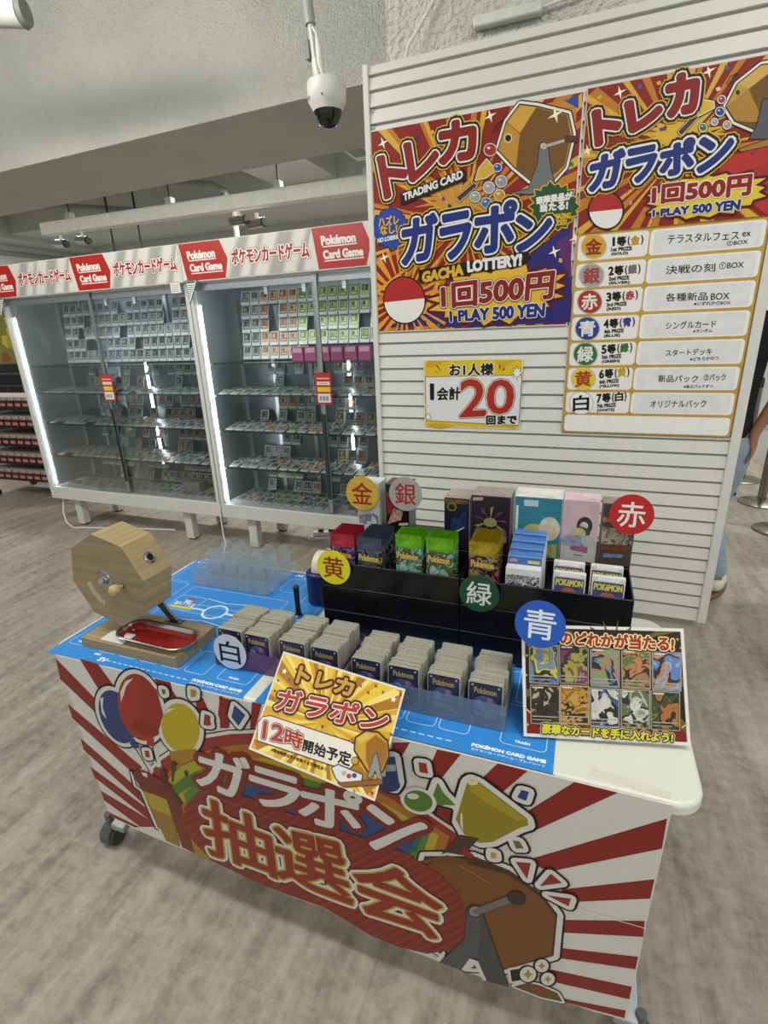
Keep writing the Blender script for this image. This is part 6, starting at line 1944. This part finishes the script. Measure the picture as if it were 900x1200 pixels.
def person(label, loc, rz, J, top, trouser, shoe, sole, hairc):
    """J: joint positions in the person's own frame, z up, facing -y"""
    t = thing('person', label, 'person', loc, rz)
    pel = (0, 0, J['hip'], (0.118, 0.085))
    spine = [pel, (0, -0.005, J['hip'] + 0.18, (0.118, 0.085)), (0, 0.0, J['sh'] - 0.16, (0.148, 0.10)), (0, 0.01, J['sh'] - 0.02, (0.12, 0.085)), (0, 0.0, J['sh'] + 0.06, 0.052), (0, -0.01, J['sh'] + 0.11, 0.052), (0, -0.02, J['sh'] + 0.16, (0.066, 0.076)), (0, -0.02, J['sh'] + 0.24, (0.075, 0.09)), (0, -0.005, J['sh'] + 0.30, (0.06, 0.07))]
    chains = [spine]
    chest = spine[3]
    for s in (-1, 1):
        e, w = J['elbow'][s], J['wrist'][s]
        sh = (s * 0.19, 0.01, J['sh'] - 0.03, 0.056)
        chains.append([chest, sh, (e[0], e[1], e[2], 0.038), (w[0], w[1], w[2], 0.026)])
        hd = hand(w[0], w[1], w[2], 0.0, -1, s)
        hd[0][0] = (w[0], w[1], w[2], 0.026)
        chains += hd
        k, a2 = J['knee'][s], J['ankle'][s]
        chains.append([pel, (s * 0.09, 0, J['hip'] - 0.06, 0.085), (k[0], k[1], k[2], 0.052), (a2[0], a2[1], a2[2], 0.036)])
        chains.append([(a2[0], a2[1], a2[2], 0.036), (a2[0], a2[1] - 0.02, 0.05, 0.036), (a2[0] + J['toe'][s][0], a2[1] + J['toe'][s][1], 0.035, 0.028)])
    skin_mesh('body', chains, skinm, t)
    # shirt
    sc = [[(0, 0, J['hip'] - 0.04, (0.166, 0.122)), (0, 0, J['hip'] + 0.05, (0.160, 0.118)), (0, -0.005, J['hip'] + 0.18, (0.148, 0.108)), (0, 0.0, J['sh'] - 0.16, (0.174, 0.124)), (0, 0.01, J['sh'] - 0.02, (0.13, 0.095)), (0, 0.003, J['sh'] + 0.035, 0.064)]]
    for s in (-1, 1):
        e = J['elbow'][s]
        sh = (s * 0.19, 0.01, J['sh'] - 0.03)
        f = 0.82
        sc.append([(0, 0.01, J['sh'] - 0.02, (0.13, 0.095)), (*sh, 0.072), (sh[0] + (e[0] - sh[0]) * f, sh[1] + (e[1] - sh[1]) * f, sh[2] + (e[2] - sh[2]) * f, 0.062)])
    skin_mesh('shirt', sc, mat(top, rough=0.85, var=0.15, scale=15), t)
    tc = []
    for s in (-1, 1):
        k, a2 = J['knee'][s], J['ankle'][s]
        tc.append([(0, 0, J['hip'] + 0.06, (0.148, 0.106)), (0, 0, J['hip'] - 0.02, (0.155, 0.112)), (s * 0.095, 0, J['hip'] - 0.10, 0.098), (k[0], k[1], k[2], 0.072), ((k[0] + a2[0]) / 2, (k[1] + a2[1]) / 2, (k[2] + a2[2]) / 2, 0.066), (a2[0], a2[1], a2[2] - 0.005, 0.062)])
    skin_mesh('trousers', tc, mat(trouser, rough=0.85, var=0.12, scale=12), t)
    for s in (-1, 1):
        a2, td_ = J['ankle'][s], J['toe'][s]
        d = Vector((td_[0], td_[1], 0)).normalized()
        n_ = Vector((-d.y, d.x, 0))
        c = Vector((a2[0], a2[1], 0))
        o = skin_mesh('shoe', [[(*(c - d * 0.055), 0.062, 0.036), (*(c + d * 0.03), 0.062, 0.042), (*(c + d * 0.12), 0.052, 0.040), (*(c + d * 0.18), 0.045, 0.030)], [(*(c + d * 0.0), 0.062, 0.038), (*(c + d * 0.0), 0.10, 0.042)]] if False else
                      [[(c.x - d.x * 0.055, c.y - d.y * 0.055, 0.068, 0.044), (c.x + d.x * 0.03, c.y + d.y * 0.03, 0.068, 0.050), (c.x + d.x * 0.12, c.y + d.y * 0.12, 0.054, 0.042), (c.x + d.x * 0.19, c.y + d.y * 0.19, 0.048, 0.032)]], mat(shoe, rough=0.5), t, 2)
        pts = []
        for k in range(20):
            a3 = 2 * math.pi * k / 20
            l = 0.155 * math.cos(a3) + 0.065
            w = (0.043 + 0.006 * math.cos(a3)) * math.sin(a3)
            q = c + d * l + n_ * w
            pts.append((q.x, q.y))
        M().prism(pts, 0.001, 0.026, mat(sole, rough=0.6)).build('sole', o, bev=0.004)
    hz = J['sh'] + 0.25
    hm = M()
    prof = []
    for i in range(9):
        a3 = math.radians(-25 + 115 * i / 8)
        prof.append((0.088 * math.cos(a3) if i < 8 else 0.002, hz + 0.012 + 0.10 * math.sin(a3)))
    hm.lathe(prof, mat(hairc, rough=0.6, var=0.2, scale=80), 24, (Vector((0, 0.012, 0)), Vector((1, 0, 0)), Vector((0, 1.12, 0)), UZ))
    hm.build('hair', t)
    for s in (-1, 1):
        M().lathe([(0, -0.006), (0.009, -0.003), (0.011, 0.002), (0.0, 0.006)], mat('e0dcd4', rough=0.2), 12, (Vector((s * 0.03, -0.107, hz - 0.015)), Vector((1, 0, 0)), UZ, Vector((0, -1, 0)))).build('eye', t)
        M().tube([(s * 0.083, -0.01, hz - 0.03), (s * 0.089, 0.0, hz - 0.005), (s * 0.085, 0.008, hz + 0.012)], [0.006, 0.011, 0.007], skinm, 8).build('ear', t)
    M().tube([(0, -0.108, hz + 0.0), (0, -0.122, hz - 0.035), (0, -0.112, hz - 0.045)], [0.006, 0.012, 0.009], skinm, 10).build('nose', t)
    M().tube([(-0.022, -0.100, hz - 0.072), (0, -0.106, hz - 0.071), (0.022, -0.100, hz - 0.072)], [0.003, 0.006, 0.003], mat('8a4a42', rough=0.5), 8).build('mouth', t)
    return t
# person just behind the right edge of the panel, seen from the back, one hand at the pocket
person('person in a black shirt and light blue jeans partly hidden behind the panel', (0.66, 3.05, 0), math.radians(180),
       {'hip': 0.90, 'sh': 1.45, 'elbow': {-1: (-0.225, 0.06, 1.13), 1: (0.27, 0.02, 1.13)}, 'wrist': {-1: (-0.145, 0.06, 0.93), 1: (0.26, -0.08, 0.88)},
        'knee': {-1: (-0.03, -0.04, 0.49), 1: (0.12, -0.03, 0.49)}, 'ankle': {-1: (-0.115, 0.0, 0.10), 1: (0.11, 0.0, 0.10)}, 'toe': {-1: (-0.06, -0.15), 1: (0.03, -0.16)}},
       '17181b', '93a9ba', 'd9d6ce', '7a5a3e', '1e1a18')
person('person farther back of whom only one black shoe shows past the panel', (1.0, 5.2, 0), math.radians(90),
       {'hip': 0.88, 'sh': 1.42, 'elbow': {-1: (-0.27, 0.03, 1.11), 1: (0.27, 0.03, 1.11)}, 'wrist': {-1: (-0.25, -0.07, 0.87), 1: (0.25, -0.07, 0.87)},
        'knee': {-1: (-0.10, -0.04, 0.48), 1: (0.10, -0.03, 0.48)}, 'ankle': {-1: (-0.11, -0.10, 0.10), 1: (0.10, 0.06, 0.10)}, 'toe': {-1: (-0.01, -0.16), 1: (0.02, -0.16)}},
       '2c3038', '26282e', '15161a', '0e0f12', '1a1614')
def stanchion(x, y, lab):
    t = thing('queue_post', lab, 'queue post', (x, y, 0), 0.0, 'queue posts on the right')
    pm = mat('8a857c', rough=0.25, metal=0.9, var=0.05)
    M().lathe([(0.0, 0.0), (0.165, 0.0), (0.165, 0.008), (0.150, 0.016), (0.05, 0.026), (0.03, 0.034), (0.0, 0.034)], pm, 40).build('base', t)
    M().tube([(0, 0, 0.03), (0, 0, 0.86)], 0.031, pm, 20).build('pole', t)
    M().lathe([(0.0, 0.86), (0.034, 0.86), (0.034, 0.93), (0.026, 0.945), (0.0, 0.945)], mat('18191c', rough=0.4), 20).build('belt_head', t)
    return t
stanchion(1.475, 5.62, 'metal queue post farthest back, beside the arm of the person in black')
stanchion(1.455, 4.89, 'metal queue post with a wide round base at the right edge')
stanchion(1.40, 4.22, 'nearest metal queue post at the right edge, only its base in view')
wt = thing('white_display_stand', 'white stand with papers at the right edge beside the person in black', 'display stand', (1.30, 3.70, 0), 0.1)
M().box((-0.22, -0.2, 0.80), (0.45, 0.25, 0.83), mat('d9d8d2', rough=0.5)).build('top', wt, bev=0.004)
M().box((-0.18, -0.16, 0.831), (0.2, 0.1, 0.90), mat('dcdbd4', rough=0.6), Matrix.Rotation(0.2, 3, 'Y')).build('paper_stack', wt, bev=0.002)
for x, y in ((0.38, -0.14), (0.38, 0.19)):
    M().tube([(x, y, 0), (x, y, 0.80)], 0.02, mat('8a8a88', rough=0.4, metal=0.5)).build('leg', wt)
